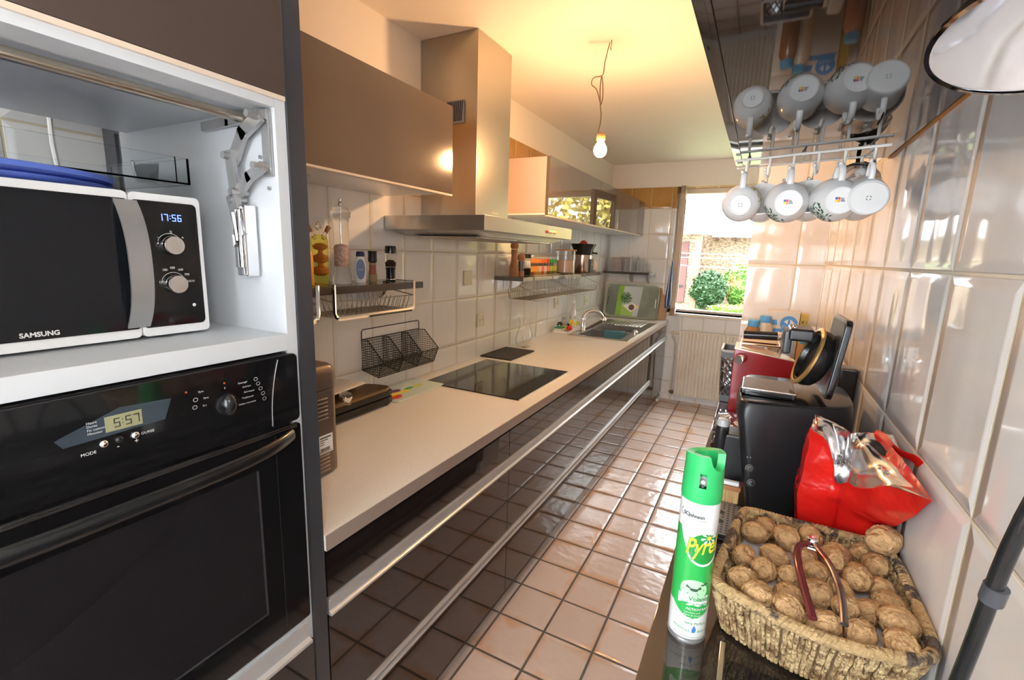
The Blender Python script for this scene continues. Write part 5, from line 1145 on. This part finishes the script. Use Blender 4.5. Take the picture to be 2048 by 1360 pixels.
for i in range(NU):
    k=(i+1)%NU
    for j in range(3):
        if inwin(i,j): continue
        b.bm.faces.new([ring[j][i],ring[j][k],ring[j+1][k],ring[j+1][i]])
    b.bm.faces.new([ring[3][i],ring[3][k],top[k],top[i]]); b.bm.faces.new([top[i],top[k],tin[k],tin[i]]); b.bm.faces.new([tin[i],tin[k],bin_[k],bin_[i]]); b.bm.faces.new([bin_[i],bin_[k],ctr]); b.bm.faces.new([ring[0][i],bot,ring[0][k]])
b.build('cap',m_capg,can,norm=True)
dd=V(math.cos(A0+.02),math.sin(A0+.02),0); pc_=V(cx,cy,RZ)
b=MB(); b.cyl(pc_+V(0,0,.230),pc_+V(0,0,.250),.010,.008,16); b.cyl(pc_+dd*.008+V(0,0,.244),pc_+dd*.017+V(0,0,.245),.003,.0028,12); b.build('spray_nozzle',m_white,can)
b=MB(); b.sph(pc_+dd*.012+V(0,0,.236),(.010,.010,.0035),14,8); b.build('valve_cup',m_chrome,can)
# ================================================================ WOVEN BASKET OF WALNUTS
bk=thing('woven_basket','rough woven straw basket full of walnuts at the front right','basket',(.12,.77,RZ))
rimp=[V(-.008,.700,.985),V(-.002,.672,.985),(V(.050,.647,.985)),V(.110,.634,.984),V(.170,.637,.985),V(.222,.655,.986),V(.239,.690,.986),V(.240,.78,.987),V(.238,.865,.988),V(.225,.905,.988),V(.18,.912,.987),V(.10,.915,.986),V(.04,.918,.986),V(.020,.900,.986),V(.008,.82,.985)]
def closed_smooth(P,n=8):
    N_=len(P); out=[]
    for i in range(N_):
        p0,p1,p2_,p3=P[i-1],P[i],P[(i+1)%N_],P[(i+2)%N_]
        for k in range(n):
            t=k/n; out.append(.5*((2*p1)+(-p0+p2_)*t+(2*p0-5*p1+4*p2_-p3)*t*t+(-p0+3*p1-3*p2_+p3)*t**3))
    return out
rim=closed_smooth(rimp); cen=V(.118,.775,0); NR=len(rim)
def bpt(i,t,ins=0):
    p=rim[i%NR]; q=V(cen.x+(p.x-cen.x)*(1-.16*(1-t))*(1-ins),cen.y+(p.y-cen.y)*(1-.16*(1-t))*(1-ins),RZ+.006+(p.z-RZ-.006)*t); return q
m_straw=mat('woven_straw',(.26,.15,.065),.8,noisecol=(70,(.62,.45,.23),.38,.6),bump=(160,1.0)); 
m_rope=mat('straw_rim',(.46,.31,.15),.8,noisecol=(30,(.09,.065,.05),.56,.62),bump=(110,.9))
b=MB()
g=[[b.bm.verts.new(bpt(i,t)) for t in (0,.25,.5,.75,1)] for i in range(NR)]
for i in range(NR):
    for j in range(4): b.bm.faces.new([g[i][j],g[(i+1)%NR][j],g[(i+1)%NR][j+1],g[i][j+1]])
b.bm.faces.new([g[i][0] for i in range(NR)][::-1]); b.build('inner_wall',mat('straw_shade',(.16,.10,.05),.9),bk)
b=MB(); rnd=random.Random(11)
tot=sum((rim[(i+1)%NR]-rim[i]).length for i in range(NR)); ns=int(tot/.0068)
def rimat(s_,t,ins=0):
    f=(s_%1)*NR; i=int(f); return bpt(i,t,ins).lerp(bpt(i+1,t,ins),f-i)
for k in range(ns):
    s_=k/ns; jx=rnd.uniform(-.25,.25)/ns
    for side in (-.022,.018):
        pts=[rimat(s_+jx+.10/ns*math.sin(j*1.9+k)+ (.25/ns)*(j/9),j/9,side+.006*math.sin(j*2.4+k*1.7)) for j in range(10)]
        b.tube(pts,[.0030*rnd.uniform(.8,1.2) for _ in pts],6)
b.build('woven_strands',m_straw,bk)
b=MB()
for ph in range(3):
    pts=[]; n=NR*6
    for k in range(n):
        s_=k/n; c_=rimat(s_,1); a_=2*PI*(s_*62)+ph*2*PI/3; out=(c_-cen); out.z=0; out.normalize(); pts.append(c_+out*.0042*math.cos(a_)+V(0,0,.0042*math.sin(a_)))
    b.tube(pts,.0042,6,closed=True)
b.build('rope_rim',m_rope,bk)
b=MB(); 
b.grid(lambda u,v: V(.022+.195*u,.668+.225*v,RZ+.048+.012*noise.noise(V(u*7,v*7,2))),18,18); b.build('paper_liner',mat('liner_paper',(.72,.74,.78),.8),bk)
# walnuts
WP=[(0.042,0.846),(0.026,0.772),(0.071,0.798),(0.093,0.858),(0.229,0.914),(0.153,0.856),(0.167,0.825),(0.222,0.846),(0.024,0.716),(0.049,0.735),(0.128,0.788),(0.092,0.75),(0.045,0.68),(0.087,0.697),(0.128,0.737),(0.191,0.786),(0.156,0.753),(0.222,0.794),(0.084,0.661),(0.125,0.666),(0.167,0.671),(0.161,0.714),(0.195,0.736),(0.219,0.745),(0.205,0.673),(0.206,0.870),(0.119,0.811),(.13,.87),(.06,.885),(.195,.83),(.215,.705)]
rnd=random.Random(5); WN=[]
for i,(x,y) in enumerate(WP): WN.append([x,y,RZ+.079+ (.0 if i%3 else .006),rnd.uniform(.0178,.0202)])
WN[4][2]=RZ+.106; WN[4][3]=.0225
for it in range(250):
    for i in range(len(WN)):
        for j in range(i):
            A_,B_=WN[i],WN[j]; d=V(A_[0]-B_[0],A_[1]-B_[1],A_[2]-B_[2]); m_=(A_[3]+B_[3])*1.02; l_=d.length
            if l_<m_ and l_>1e-6:
                d*=(m_-l_)/l_*.5
                A_[0]+=d.x;A_[1]+=d.y;A_[2]+=d.z*.7;B_[0]-=d.x;B_[1]-=d.y;B_[2]-=d.z*.7
    for i,A_ in enumerate(WN):
        if i==4: A_[0],A_[1],A_[2]=.222,.880,RZ+.112; continue
        x_,y_=A_[0]-cen.x,A_[1]-cen.y; A_[0]=cen.x+max(-.090,min(.092,x_)); A_[1]=cen.y+max(-.108,min(.112,y_)); A_[2]=max(RZ+.070,min(RZ+.108,A_[2]))
m_wal=mat('walnut_shell',(.55,.335,.155),.6,noisecol=(75,(.30,.16,.07),.48,.72),bump=(110,1.0,5))
def walnut(seed):
    t=bmesh.new(); bmesh.ops.create_uvsphere(t,u_segments=48,v_segments=30,radius=1)
    for v in t.verts:
        d=v.co.normalized(); a_=abs(math.atan2(d.y,d.x)) ; 
        # seam in the xz plane (y=0): small ridge
        rg=.10*math.exp(-(d.y/.05)**2)
        wr=.045*abs(noise.noise(V(d.x*1.5,d.y*4.5,d.z*2.2)+V(seed*7,0,0)))+.02*noise.noise(d*7+V(seed,3,0))
        k=1+rg-wr*2.6+.01
        pt=.10*max(0,d.x)**6
        v.co=V(d.x*1.12*(k+pt),d.y*.94*k,d.z*.96*k)*.02
    me=bpy.data.meshes.new('walnut'); t.to_mesh(me); t.free(); me.materials.append(m_wal); me.polygons.foreach_set('use_smooth',[True]*len(me.polygons)); return me
wm=[walnut(s_) for s_ in range(6)]; NUTS=[]
from mathutils import Euler
for i,(x,y,z_,r_) in enumerate(WN):
    o=bpy.data.objects.new('walnut',wm[i%6]); COL.objects.link(o); o.location=(x,y,z_); o.scale=(r_*49,)*3; o.rotation_euler=Euler((rnd.uniform(-.9,.9),rnd.uniform(-.5,.5),rnd.uniform(0,2*PI)))
    tag(o,'largest walnut, perched on the far right corner of the straw basket' if i==4 else 'brown walnut in its shell heaped in the woven straw basket','walnut','walnuts in the woven basket'); NUTS.append(o)
used=[NUTS[4]]
for x,y,l_ in ((.04,.885,'walnut in the far left corner of the basket, nearest the drip tray'),(.035,.69,'walnut in the near left corner of the basket, beside the spray can'),(.205,.67,'walnut in the near right corner of the basket'),(.115,.76,'walnut between the nutcracker arms, nearest the hinge'),(.117,.71,'walnut between the nutcracker arms, halfway down'),(.12,.655,'walnut under the open ends of the nutcracker at the near rim'),(.12,.885,'walnut against the middle of the far rim behind the nutcracker hinge'),(.212,.80,'walnut against the middle of the right rim, beside the tiled wall'),(.022,.79,'walnut against the middle of the left rim of the basket'),(.075,.74,'walnut touching the left outside of the dark red nutcracker arm'),(.160,.70,'walnut touching the right outside of the steel nutcracker arm'),(.08,.665,'walnut at the near rim left of the nutcracker ends'),(.165,.655,'walnut at the near rim right of the nutcracker ends'),(.08,.87,'walnut at the far rim, second from the left corner')):
    c=[n_ for n_ in NUTS if n_ not in used]; n_=min(c,key=lambda n_:(n_.location.x-x)**2+(n_.location.y-y)**2); n_['label']=l_; used.append(n_)
# nutcracker lying on the nuts
nc=thing('nutcracker','dark red and steel hinged nutcracker lying open on the walnuts','nutcracker',(.12,.70,1.03))
zt_=1.022
b=MB(); b.tube(smooth([(.116,.792,zt_),(.100,.772,zt_+.002),(.094,.742,zt_+.004),(.094,.705,zt_+.003),(.099,.665,zt_-.003),(.105,.622,zt_-.008)]),[.0052]*31,10,flat=(.7,1)); b.build('handle_arm',mat('dark_red_metal',(.13,.02,.025),.22,metal=.3),nc)
b=MB(); b.tube(smooth([(.118,.792,zt_+.001),(.124,.765,zt_+.004),(.132,.738,zt_+.005),(.138,.700,zt_+.003),(.140,.665,zt_-.003),(.138,.630,zt_-.008)]),[.0046]*31,10,flat=(.7,1)); b.build('handle_arm',mat('worn_steel_red',(.20,.16,.15),.25,metal=.8,noisecol=(30,(.16,.02,.02),.5,.6)),nc)
b=MB(); b.cyl((.117,.793,zt_-.006),(.117,.793,zt_+.008),.008,seg=16,bev=.001); b.cyl((.110,.775,zt_),(.126,.772,zt_+.001),.0035,seg=10); b.build('hinge',m_chrome,nc)
# ================================================================ RED COFFEE BAG
bag=thing('coffee_bag','open shiny red coffee bag with silver foil lining leaning by the wall','bag',(.17,.95,RZ))
lev=[(.0,(.112,.955),(.215,.940),(.225,1.03),(.112,1.04)),(.45,(.100,.955),(.234,.912),(.238,1.03),(.104,1.045)),(.75,(.098,.950),(.241,.815),(.242,1.00),(.108,1.045)),(1.0,(.103,.952),(.2425,.750),(.243,.98),(.118,1.03))]
def corner(k,t):
    for i in range(len(lev)-1):
        if t<=lev[i+1][0]+1e-9: f=(t-lev[i][0])/(lev[i+1][0]-lev[i][0]); a_,b_=lev[i][k],lev[i+1][k]; return V(a_[0]+(b_[0]-a_[0])*f,a_[1]+(b_[1]-a_[1])*f,0)
def topz(s_):  # perimeter param 0..4 from LF
    tab=[(0,1.152),(.12,1.146),(.30,1.070),(.42,1.068),(.52,1.082),(.62,1.080),(.80,1.118),(1.0,1.135),(1.3,1.150),(2.0,1.158),(2.5,1.150),(3.0,1.160),(4.0,1.152)]
    for (a_,za),(b_,zb) in zip(tab,tab[1:]):
        if a_<=s_<=b_: return za+(zb-za)*(s_-a_)/(b_-a_)
    return 1.15
NU,NV=112,34
def cr(p,amp=1):
    n1=abs(noise.noise(p*13+V(3,1,7)))*.024+abs(noise.noise(p*27+V(9,2,4)))*.010
    n2=0
    for nx,ny,nz,k_,am in ((.8,.2,.55,16,.009),(-.6,.3,.75,21,.007),(.25,.1,-.95,13,.008),(.9,-.2,-.3,30,.0035)):
        q=(p.x*nx+p.y*ny+p.z*nz)*k_+.6*noise.noise(p*9); n2+=am*abs((q%2)-1)
    return (n1*.45+n2*1.7)*amp
b=MB(); Gb=[]
for i in range(NU):
    s_=4*i/NU; k=int(s_); f=s_-k; col=[]
    for j in range(NV+1):
        v=j/NV; zt2=topz(s_); t=v*(zt2-RZ)/(1.152-RZ); t=min(t,1)
        A_,B_=corner(1+k,t),corner(1+(k+1)%4,t); p=A_.lerp(B_,f); p.z=RZ+.002+(zt2-RZ-.002)*v
        c_=V(.17,.96,p.z); d=(c_-p); d.z=0; d.normalize()
        bow=.012*math.sin(PI*f)*math.sin(PI*min(1,v*1.05))
        p2=p-d*bow+d*cr(p)*(1 if v>.03 else 0)*(.35+.65*math.sin(PI*f))
        p2.x=min(p2.x,RW-.002); col.append(p2)
    Gb.append(col)
vb=[[b.bm.verts.new(p) for p in c_] for c_ in Gb]
for i in range(NU):
    for j in range(NV): b.bm.faces.new([vb[i][j],vb[(i+1)%NU][j],vb[(i+1)%NU][j+1],vb[i][j+1]])
b.bm.faces.new([c_[0] for c_ in vb][::-1])
m_bag=mat('red_plastic_film',(.60,.012,.009),.2,coat=.5,bump=(16,1.0,3))
o=b.build('bag_film',m_bag,bag,angle=24,norm=True)
# silver lining: sheet from front cut edge to the back edge
b=MB(); nf=28
front=[Gb[i][-1] for i in range(nf+1)]; back=[Gb[(3*NU//4)-i][-1] for i in range(nf+1)]
def foil(u,v):
    x=u*nf; i=min(int(x),nf-1); f=x-i; a_=front[i].lerp(front[i+1],f); c_=back[i].lerp(back[i+1],f); p=a_.lerp(c_,v)
    n_=(noise.noise(V(u*3,v*2.5,3))*.034+(abs(noise.noise(V(u*6,v*4,1)))-.2)*.012)*math.sin(PI*v)**.6*math.sin(PI*min(1,max(0,u)))**.5
    p.z+=n_-.012*math.sin(PI*v); p.y-=.004*noise.noise(V(u*4,v*4,6)); p.x=min(p.x,RW-.003); return p
b.grid(foil,56,36); b.build('foil_lining',mat('silver_foil',(.82,.83,.86),.20,metal=1),bag,angle=25)
b=MB(); b.grid(lambda u,v: V(min(.2455,.206+.040*u),.985-.175*u*.6-.02*v,1.150+.016*v-.010*u+.004*math.sin(u*9)),10,4); fo_=b.build('torn_flap',m_bag,bag); 
# ================================================================ BLACK COFFEE MACHINE
cf=thing('coffee_machine','black coffee machine with raised round lid and two round buttons','coffee machine',(.10,1.22,RZ))
fp=[(-.020,1.205),(-.016,1.10),(-.008,1.078),(.012,1.072),(.10,1.098),(.180,1.135),(.207,1.165),(.216,1.20),(.216,1.34),(.20,1.37),(.02,1.37),(-.012,1.35)]
def subdiv(P,it=2):
    for _ in range(it):
        Q=[]
        for i in range(len(P)):
            a_,c_=P[i],P[(i+1)%len(P)]; Q+=[(a_[0]*.75+c_[0]*.25,a_[1]*.75+c_[1]*.25),(a_[0]*.25+c_[0]*.75,a_[1]*.25+c_[1]*.75)]
        P=Q
    return P
fps=subdiv(fp); fc=(.10,1.22)
def cring(z_,sc,sh): 
    return [(fc[0]+(x-fc[0])*sc+ (sh*max(0,(.10-x)/.12)),fc[1]+(y-fc[1])*sc,z_) for x,y in fps]
b=MB(); loft(b,[cring(RZ+.0005,.96,.044),cring(RZ+.01,.985,.042),cring(RZ+.10,1,.026),cring(RZ+.18,1.0,.012),cring(RZ+.215,.995,.003),cring(RZ+.235,.975,0),cring(RZ+.245,.94,0)]); b.build('body',m_blk2,cf)
b=MB(); loft(b,[cring(RZ+.2452,.945,0),cring(RZ+.2462,.955,0),cring(RZ+.249,.94,0),cring(RZ+.250,.92,0)]); b.build('top_deck',m_blks,cf)
b=MB(); b.box(-.010,.098,1.13,1.25,RZ+.2505,RZ+.266,.005,3); b.build('pod_holder_housing',m_blks,cf); b=MB(); b.box(.0,.09,1.128,1.132,RZ+.2525,RZ+.262,.001); b.build('housing_front',m_blk,cf); b=MB(); b.box(-.008,.096,1.126,1.130,RZ+.2645,RZ+.2675,.001); b.build('chrome_lip',m_chrome,cf)
ax=V(-.93,-.10,.33).normalized(); c_=V(.128,1.205,RZ+.335)
b=MB(); b.lathe([(0,-.020),(.050,-.020),(.060,-.012),(.064,0),(.064,.010),(.060,.014),(.052,.016),(.050,.006),(0,.004)],c_,ax,48); b.build('raised_lid',m_blks,cf)
b=MB(); b.lathe([(.0645,.011),(.067,.013),(.067,.017),(.060,.019),(.058,.0165),(.062,.0145)],c_,ax,48); b.build('seal_ring',mat('brass_seal',(.50,.30,.10),.35,metal=.6),cf)
b=MB(); b.box(.070,.118,1.165,1.25,RZ+.375,RZ+.402,.006,3); b.box(.062,.078,1.17,1.245,RZ+.345,RZ+.396,.004); b.build('lid_handle',m_blk2,cf)
for y in (1.18,1.225): MB().sph((.080,y,RZ+.403),(.005,.005,.004),12,8).build('rivet',m_chrome,cf)
b=MB(); M=Matrix.Translation((.152,1.205,RZ+.265))@Matrix.Rotation(.10,4,'Y')@Matrix.Rotation(.04,4,'Z'); b.prism(rrect(.145,.170,.016,4,0,.082),'x',-.006,.006,.0025); bmesh.ops.transform(b.bm,matrix=M@Matrix.Rotation(0,4,'X'),verts=b.bm.verts); b.build('tank_lid',m_blks,cf)
b=MB(); b.prism(rrect(.130,.155,.012,4,0,.082),'x',-.0066,-.0062); bmesh.ops.transform(b.bm,matrix=M,verts=b.bm.verts); b.build('tank_lid_inside',mat('dark_grey_plastic',(.06,.058,.052),.3),cf)
b=MB(); b.box(.205,.245,1.40,1.46,RZ+.0005,RZ+.285,.006); b.build('water_tank',m_blks,cf)
# recess line and buttons on the side facing the camera
def onbody(x,z_): # point on front face
    y=1.074+max(0,(x-.012))*.30+0; return V(x,y-.003,RZ+z_)
for (x,z_,s_) in ((.030,.105,'1'),(.0365,.072,'2')):
    b=MB(); nrm=V(.28,-.96,.05).normalized(); c_=V(x-.004,1.0695+(x-.012)*.26,RZ+z_); b.lathe([(.0085,0),(.0088,.002),(.0072,.0026),(.0066,.0012),(0,.0012)],c_,nrm,28); o_=b.build('round_button',m_silver if False else mat('button_grey',(.12,.12,.12),.3,metal=.4),cf)
    b=MB(); b.lathe([(.0030,0),(.0036,0)],c_+nrm*.0016,nrm,20,.6,5.2); b.build('button_symbol',m_white_ink,o_)
for dx in (0,.006): MB().sph((.020+dx,1.0705+dx*.3,RZ+.130),(.0012,.0008,.0012),8,6).build('indicator_dot',m_white_ink,cf)
b=MB(); b.box(-.036,.022,1.105,1.175,RZ+.052,RZ+.160,.006); b.build('brew_head',m_blk2,cf)
tr=MB(); tx0,tx1,ty0,ty1=-.046,.022,.935,1.068; tr.box(tx0-.002,tx1+.002,ty0-.002,ty1+.002,RZ+.0005,RZ+.0135,.003); tr.build('drip_tray',m_blks,cf)
gp_=MB().box(tx0,tx1,ty0,ty1,RZ+.0138,RZ+.0155).build('drip_grid',mat('grid_grey',(.36,.36,.38),.3,metal=.7),cf)
b=MB()
for i in range(7):
    for j in range(13):
        x=tx0+.005+.0097*i; y=ty0+.006+.0100*j
        if i in (2,3) and j in (4,5,8,9): continue
        b.lathe([(0,0),(.0026,0)],(x,y,RZ+.0157),(0,0,1),10)
for y in (.983,1.022): b.lathe([(0,0),(.0085,0)],(tx0+.029,y,RZ+.0158),(0,0,1),18)
b.build('drain_holes',m_ink,gp_)
hx_,hy_=-.037,1.115
b=MB(); b.lathe([(0,0),(.011,0),(.0135,.01),(.014,.07),(.0135,.076),(0,.077)],(hx_,hy_,RZ+.100),(.02,0,1),24); b.build('lever_grip',m_blk2,cf); b=MB(); b.lathe([(.0128,.076),(.0132,.082),(.011,.090),(0,.092)],(hx_,hy_,RZ+.100),(.02,0,1),24); b.build('lever_cap',mat('cap_grey',(.45,.46,.48),.3),cf); b=MB(); b.cyl((hx_-.001,hy_,RZ+.062),(hx_,hy_,RZ+.101),.0105,.0115,20); b.build('lever_neck',m_silver,cf); b=MB(); b.box(hx_,.0,hy_-.006,hy_+.012,RZ+.060,RZ+.078,.003); b.build('lever_link',m_blk2,cf)
pbp=thing('pastry_brush','flat brush with pale bristles and wooden ferrule beside the drip tray','brush',(-.005,1.10,RZ+.02)) 
b=MB(); rnd=random.Random(2)
for i in range(16):
    for j in range(3): x=-.024+.0024*i; b.tube([(x,1.072+.004*j,RZ+.048),(x+rnd.uniform(-.001,.001),1.070+.004*j,RZ+.018)],.0012,4)
b.build('bristles',mat('bristle',(.62,.42,.20),.7),pbp); MB().box(-.028,.016,1.068,1.086,RZ+.046,RZ+.056,.002).build('wooden_ferrule',m_wood,pbp)
b=MB(); b.box(-.022,.012,1.070,1.084,RZ+.0565,RZ+.066,.003); b.build('white_handle',m_white,pbp)
# crumpled clear bag
b=MB(); 
def cr2(u,v):
    a_=2*PI*u; th=PI*v; d=V(math.sin(th)*math.cos(a_),math.sin(th)*math.sin(a_),math.cos(th)); k=1+.35*noise.noise(d*2.6+V(4,4,4))+.15*abs(noise.noise(d*7)); return V(-.028+.050*d.x*k,1.545+.09*d.y*k,RZ+.034+.032*d.z*k if d.z>-.5 else RZ+.034-.017*k)
b.grid(cr2,28,18,cu=True); 
for v_ in b.bm.verts: v_.co.z=max(v_.co.z,RZ+.002)
tag(b.build('crumpled_wrapper',mat('shiny_wrapper',(.55,.60,.75),.12,metal=.9),loc=(-.028,1.545,RZ),angle=30),'crumpled shiny silvery wrapper on the worktop edge behind the lever','wrapper')
# ================================================================ RED ESPRESSO MACHINE
rm=thing('espresso_machine','red espresso machine with bright sloping top, chrome knob and black grip','coffee machine',(.05,1.76,RZ))
b=MB(); b.prism([(-.046,RZ+.012),(.135,RZ+.012),(.128,RZ+.240),(-.046,RZ+.262)],'y',1.665,1.70,.004); b.prism([(-.040,RZ+.012),(.13,RZ+.012),(.125,RZ+.215),(-.04,RZ+.215)],'y',1.7005,1.86,.004); b.build('red_housing',m_red,rm)
b=MB(); b.face([(-.046,1.664,RZ+.2635),(.128,1.664,RZ+.2415),(.112,1.735,RZ+.2440),(-.046,1.80,RZ+.2640)]); b.face([(-.046,1.664,RZ+.2605),(.128,1.664,RZ+.2385),(.112,1.735,RZ+.2410),(-.046,1.80,RZ+.2610)][::-1]); b.face([(-.046,1.664,RZ+.2605),(.128,1.664,RZ+.2385),(.128,1.664,RZ+.2415),(-.046,1.664,RZ+.2635)]); b.build('sloping_top',mat('polished_top',(.90,.70,.45),.25,metal=.7),rm,flat=True)
b=MB(); b.cyl((-.018,1.655,RZ+.232),(-.030,1.625,RZ+.232),.014,.014,24,.001); b.mi=1; b.cyl((-.030,1.6245,RZ+.232),(-.0305,1.6235,RZ+.232),.012,.012,24); b.build('steam_knob',[m_chrome,brushed],rm)
b=MB(); b.tube([(-.026,1.785,RZ+.292),(.075,1.785,RZ+.297)],.0145,20); b.build('grip_handle',m_blks,rm); b=MB(); b.cyl((.075,1.785,RZ+.297),(.086,1.785,RZ+.2975),.016,.013,24,.001); b.build('handle_ferrule',m_chrome,rm)
b=MB(); b.box(.088,.128,1.76,1.85,RZ+.216,RZ+.312,.010,3); b.build('group_head',m_silver,rm)
b=MB()
for i in range(11): y=1.74+.011*i; b.tube([(-.03,y,RZ+.268),(.085,y,RZ+.268)],.0022,6)
for x in (-.03,.085): b.tube([(x,1.735,RZ+.268),(x,1.855,RZ+.268)],.003,6); 
for x in (-.03,.085):
    for y in (1.745,1.85): b.tube([(x,y,RZ+.268),(x,y,RZ+.215)],.003,6)
b.build('cup_grill',m_chrome,rm)
for p in ((-.03,1.69),(.115,1.69),(-.03,1.84),(.115,1.84)): MB().cyl((p[0],p[1],RZ+.0005),(p[0],p[1],RZ+.013),.010,seg=14).build('foot',m_blk2,rm)
# ================================================================ GREY LATTICE BASKET
gbk=thing('lattice_basket','grey plastic lattice basket behind the red espresso machine','basket',(-.035,2.02,RZ)) 
b=MB(); x0,x1_,y0,y1=-.097,.055,1.925,2.10; hb_=.20
def gc(t): k=.010*(1-t); return (x0+k,x1_-k,y0+k,y1-k)
def wallpt(side,s_,t):
    a0,a1,b0,b1=gc(t); z_=RZ+.002+hb_*t
    return [V(a0+(a1-a0)*s_,b0,z_),V(a1,b0+(b1-b0)*s_,z_),V(a1-(a1-a0)*s_,b1,z_),V(a0,b1-(b1-b0)*s_,z_)][side]
for side in range(4):
    n=7
    for k in range(-5,n+1):
        for dr in (1,-1):
            pts=[]
            for q in range(9):
                t=.12+.76*q/8; s_=(k+ (5.2*q/8))/n if dr>0 else (k+5.2-(5.2*q/8))/n
                if 0<=s_<=1: pts.append(wallpt(side,s_,t))
            if len(pts)>1: b.tube(pts,.0030,5)
    for t0,t1 in ((.0,.13),(.87,1.0)):
        q=[wallpt(side,0,t0),wallpt(side,1,t0),wallpt(side,1,t1),wallpt(side,0,t1)]; b.face(q)
b.face([wallpt(0,0,0),wallpt(0,1,0),wallpt(2,0,0),wallpt(2,1,0)])
b.build('lattice_body',mat('grey_lattice',(.12,.12,.125),.35),gbk,flat=True,norm=False)
b=MB(); b.tube([wallpt(0,.04,1),wallpt(0,.96,1),wallpt(1,.04,1),wallpt(1,.96,1),wallpt(2,.04,1),wallpt(2,.96,1),wallpt(3,.04,1),wallpt(3,.96,1)],.005,8,closed=True); b.build('rim',mat('light_grey_plastic',(.42,.42,.44),.3),gbk)
# ================================================================ GROCERIES AT THE PIER
m_bcap=mat('light_blue_cap',(.10,.34,.62),.35)
for i,(x,y,zt3,lab_) in enumerate(((.0,2.34,1.185,'amber jar with light blue cap nearest the window side, behind the espresso machine'),(.045,2.36,1.205,'jar with light blue cap just left of the packet with the blue logo'),(.205,2.30,1.135,'jar with a blue lid at the right beside the wall, lowest of the three'))):
    j=thing('grocery_jar',lab_,'jar',(x,y,RZ),'jars with blue caps at the tiled pier'); h_=zt3-RZ-.03
    LA([(0,0),(.030,0),(.032,.004),(.032,h_-.02),(.022,h_),(0,h_)],(x,y,RZ),mat('amber_contents' if i==0 else 'cream_contents' if i==1 else 'rust_contents',((.30,.14,.05),(.62,.50,.36),(.42,.20,.10))[i],.2,coat=.5),'jar_body',j); LA([(0,h_),(.023,h_),(.024,h_+.004),(.023,h_+.026),(.019,h_+.030),(0,h_+.030)],(x,y,RZ),m_bcap,'cap',j)
pk=thing('sugar_packet','pale carton with a blue oval logo reading Classic against the tiles','packet',(.115,2.43,RZ)); MB().box(.050,.178,2.405,2.455,RZ+.0005,RZ+.325,.002).build('carton',mat('pale_carton',(.68,.60,.50),.4),pk)
FZ=RZ+.272
b=MB(); b.lathe([(0,0),(.034,0)],(.138,2.4045,FZ),(0,-1,0),32); o_=b.build('logo_oval',mat('logo_blue',(.08,.28,.62),.4),pk); 
b=MB(); b.face([(.118,2.4038,FZ+.008),(.134,2.4038,FZ+.020),(.134,2.4038,FZ-.004)]); b.face([(.158,2.4038,FZ+.008),(.142,2.4038,FZ+.020),(.142,2.4038,FZ-.004)]); b.build('logo_arrows',m_white_ink,pk,flat=True)
text_obj('logo_text','Classic',.016,lambda x,y:(.114+x,2.4036,FZ-.020+y),m_white_ink,pk)
b=MB(); b.face([(.060,2.4042,FZ-.01),(.095,2.4042,FZ-.01),(.090,2.4042,FZ+.015),(.064,2.4042,FZ+.012)]); b.face([(.075,2.4041,FZ-.045),(.172,2.4041,FZ-.045),(.165,2.4041,FZ-.022),(.08,2.4041,FZ-.026)]); b.build('blue_shapes',bpy.data.materials['logo_blue'],pk,flat=True)
yb=thing('yellow_box','narrow yellow box marked with dark crosses beside the pale carton','box',(.196,2.44,RZ)); MB().box(.181,.212,2.415,2.465,RZ+.0005,RZ+.318,.001).build('carton',mat('mustard_card',(.62,.42,.08),.5),yb)
text_obj('print','X',.020,lambda x,y:(.184+x,2.4145,RZ+.275+y),m_ink,yb,bold=.0004); text_obj('print','I',.020,lambda x,y:(.203+x,2.4145,RZ+.275+y),m_ink,yb)
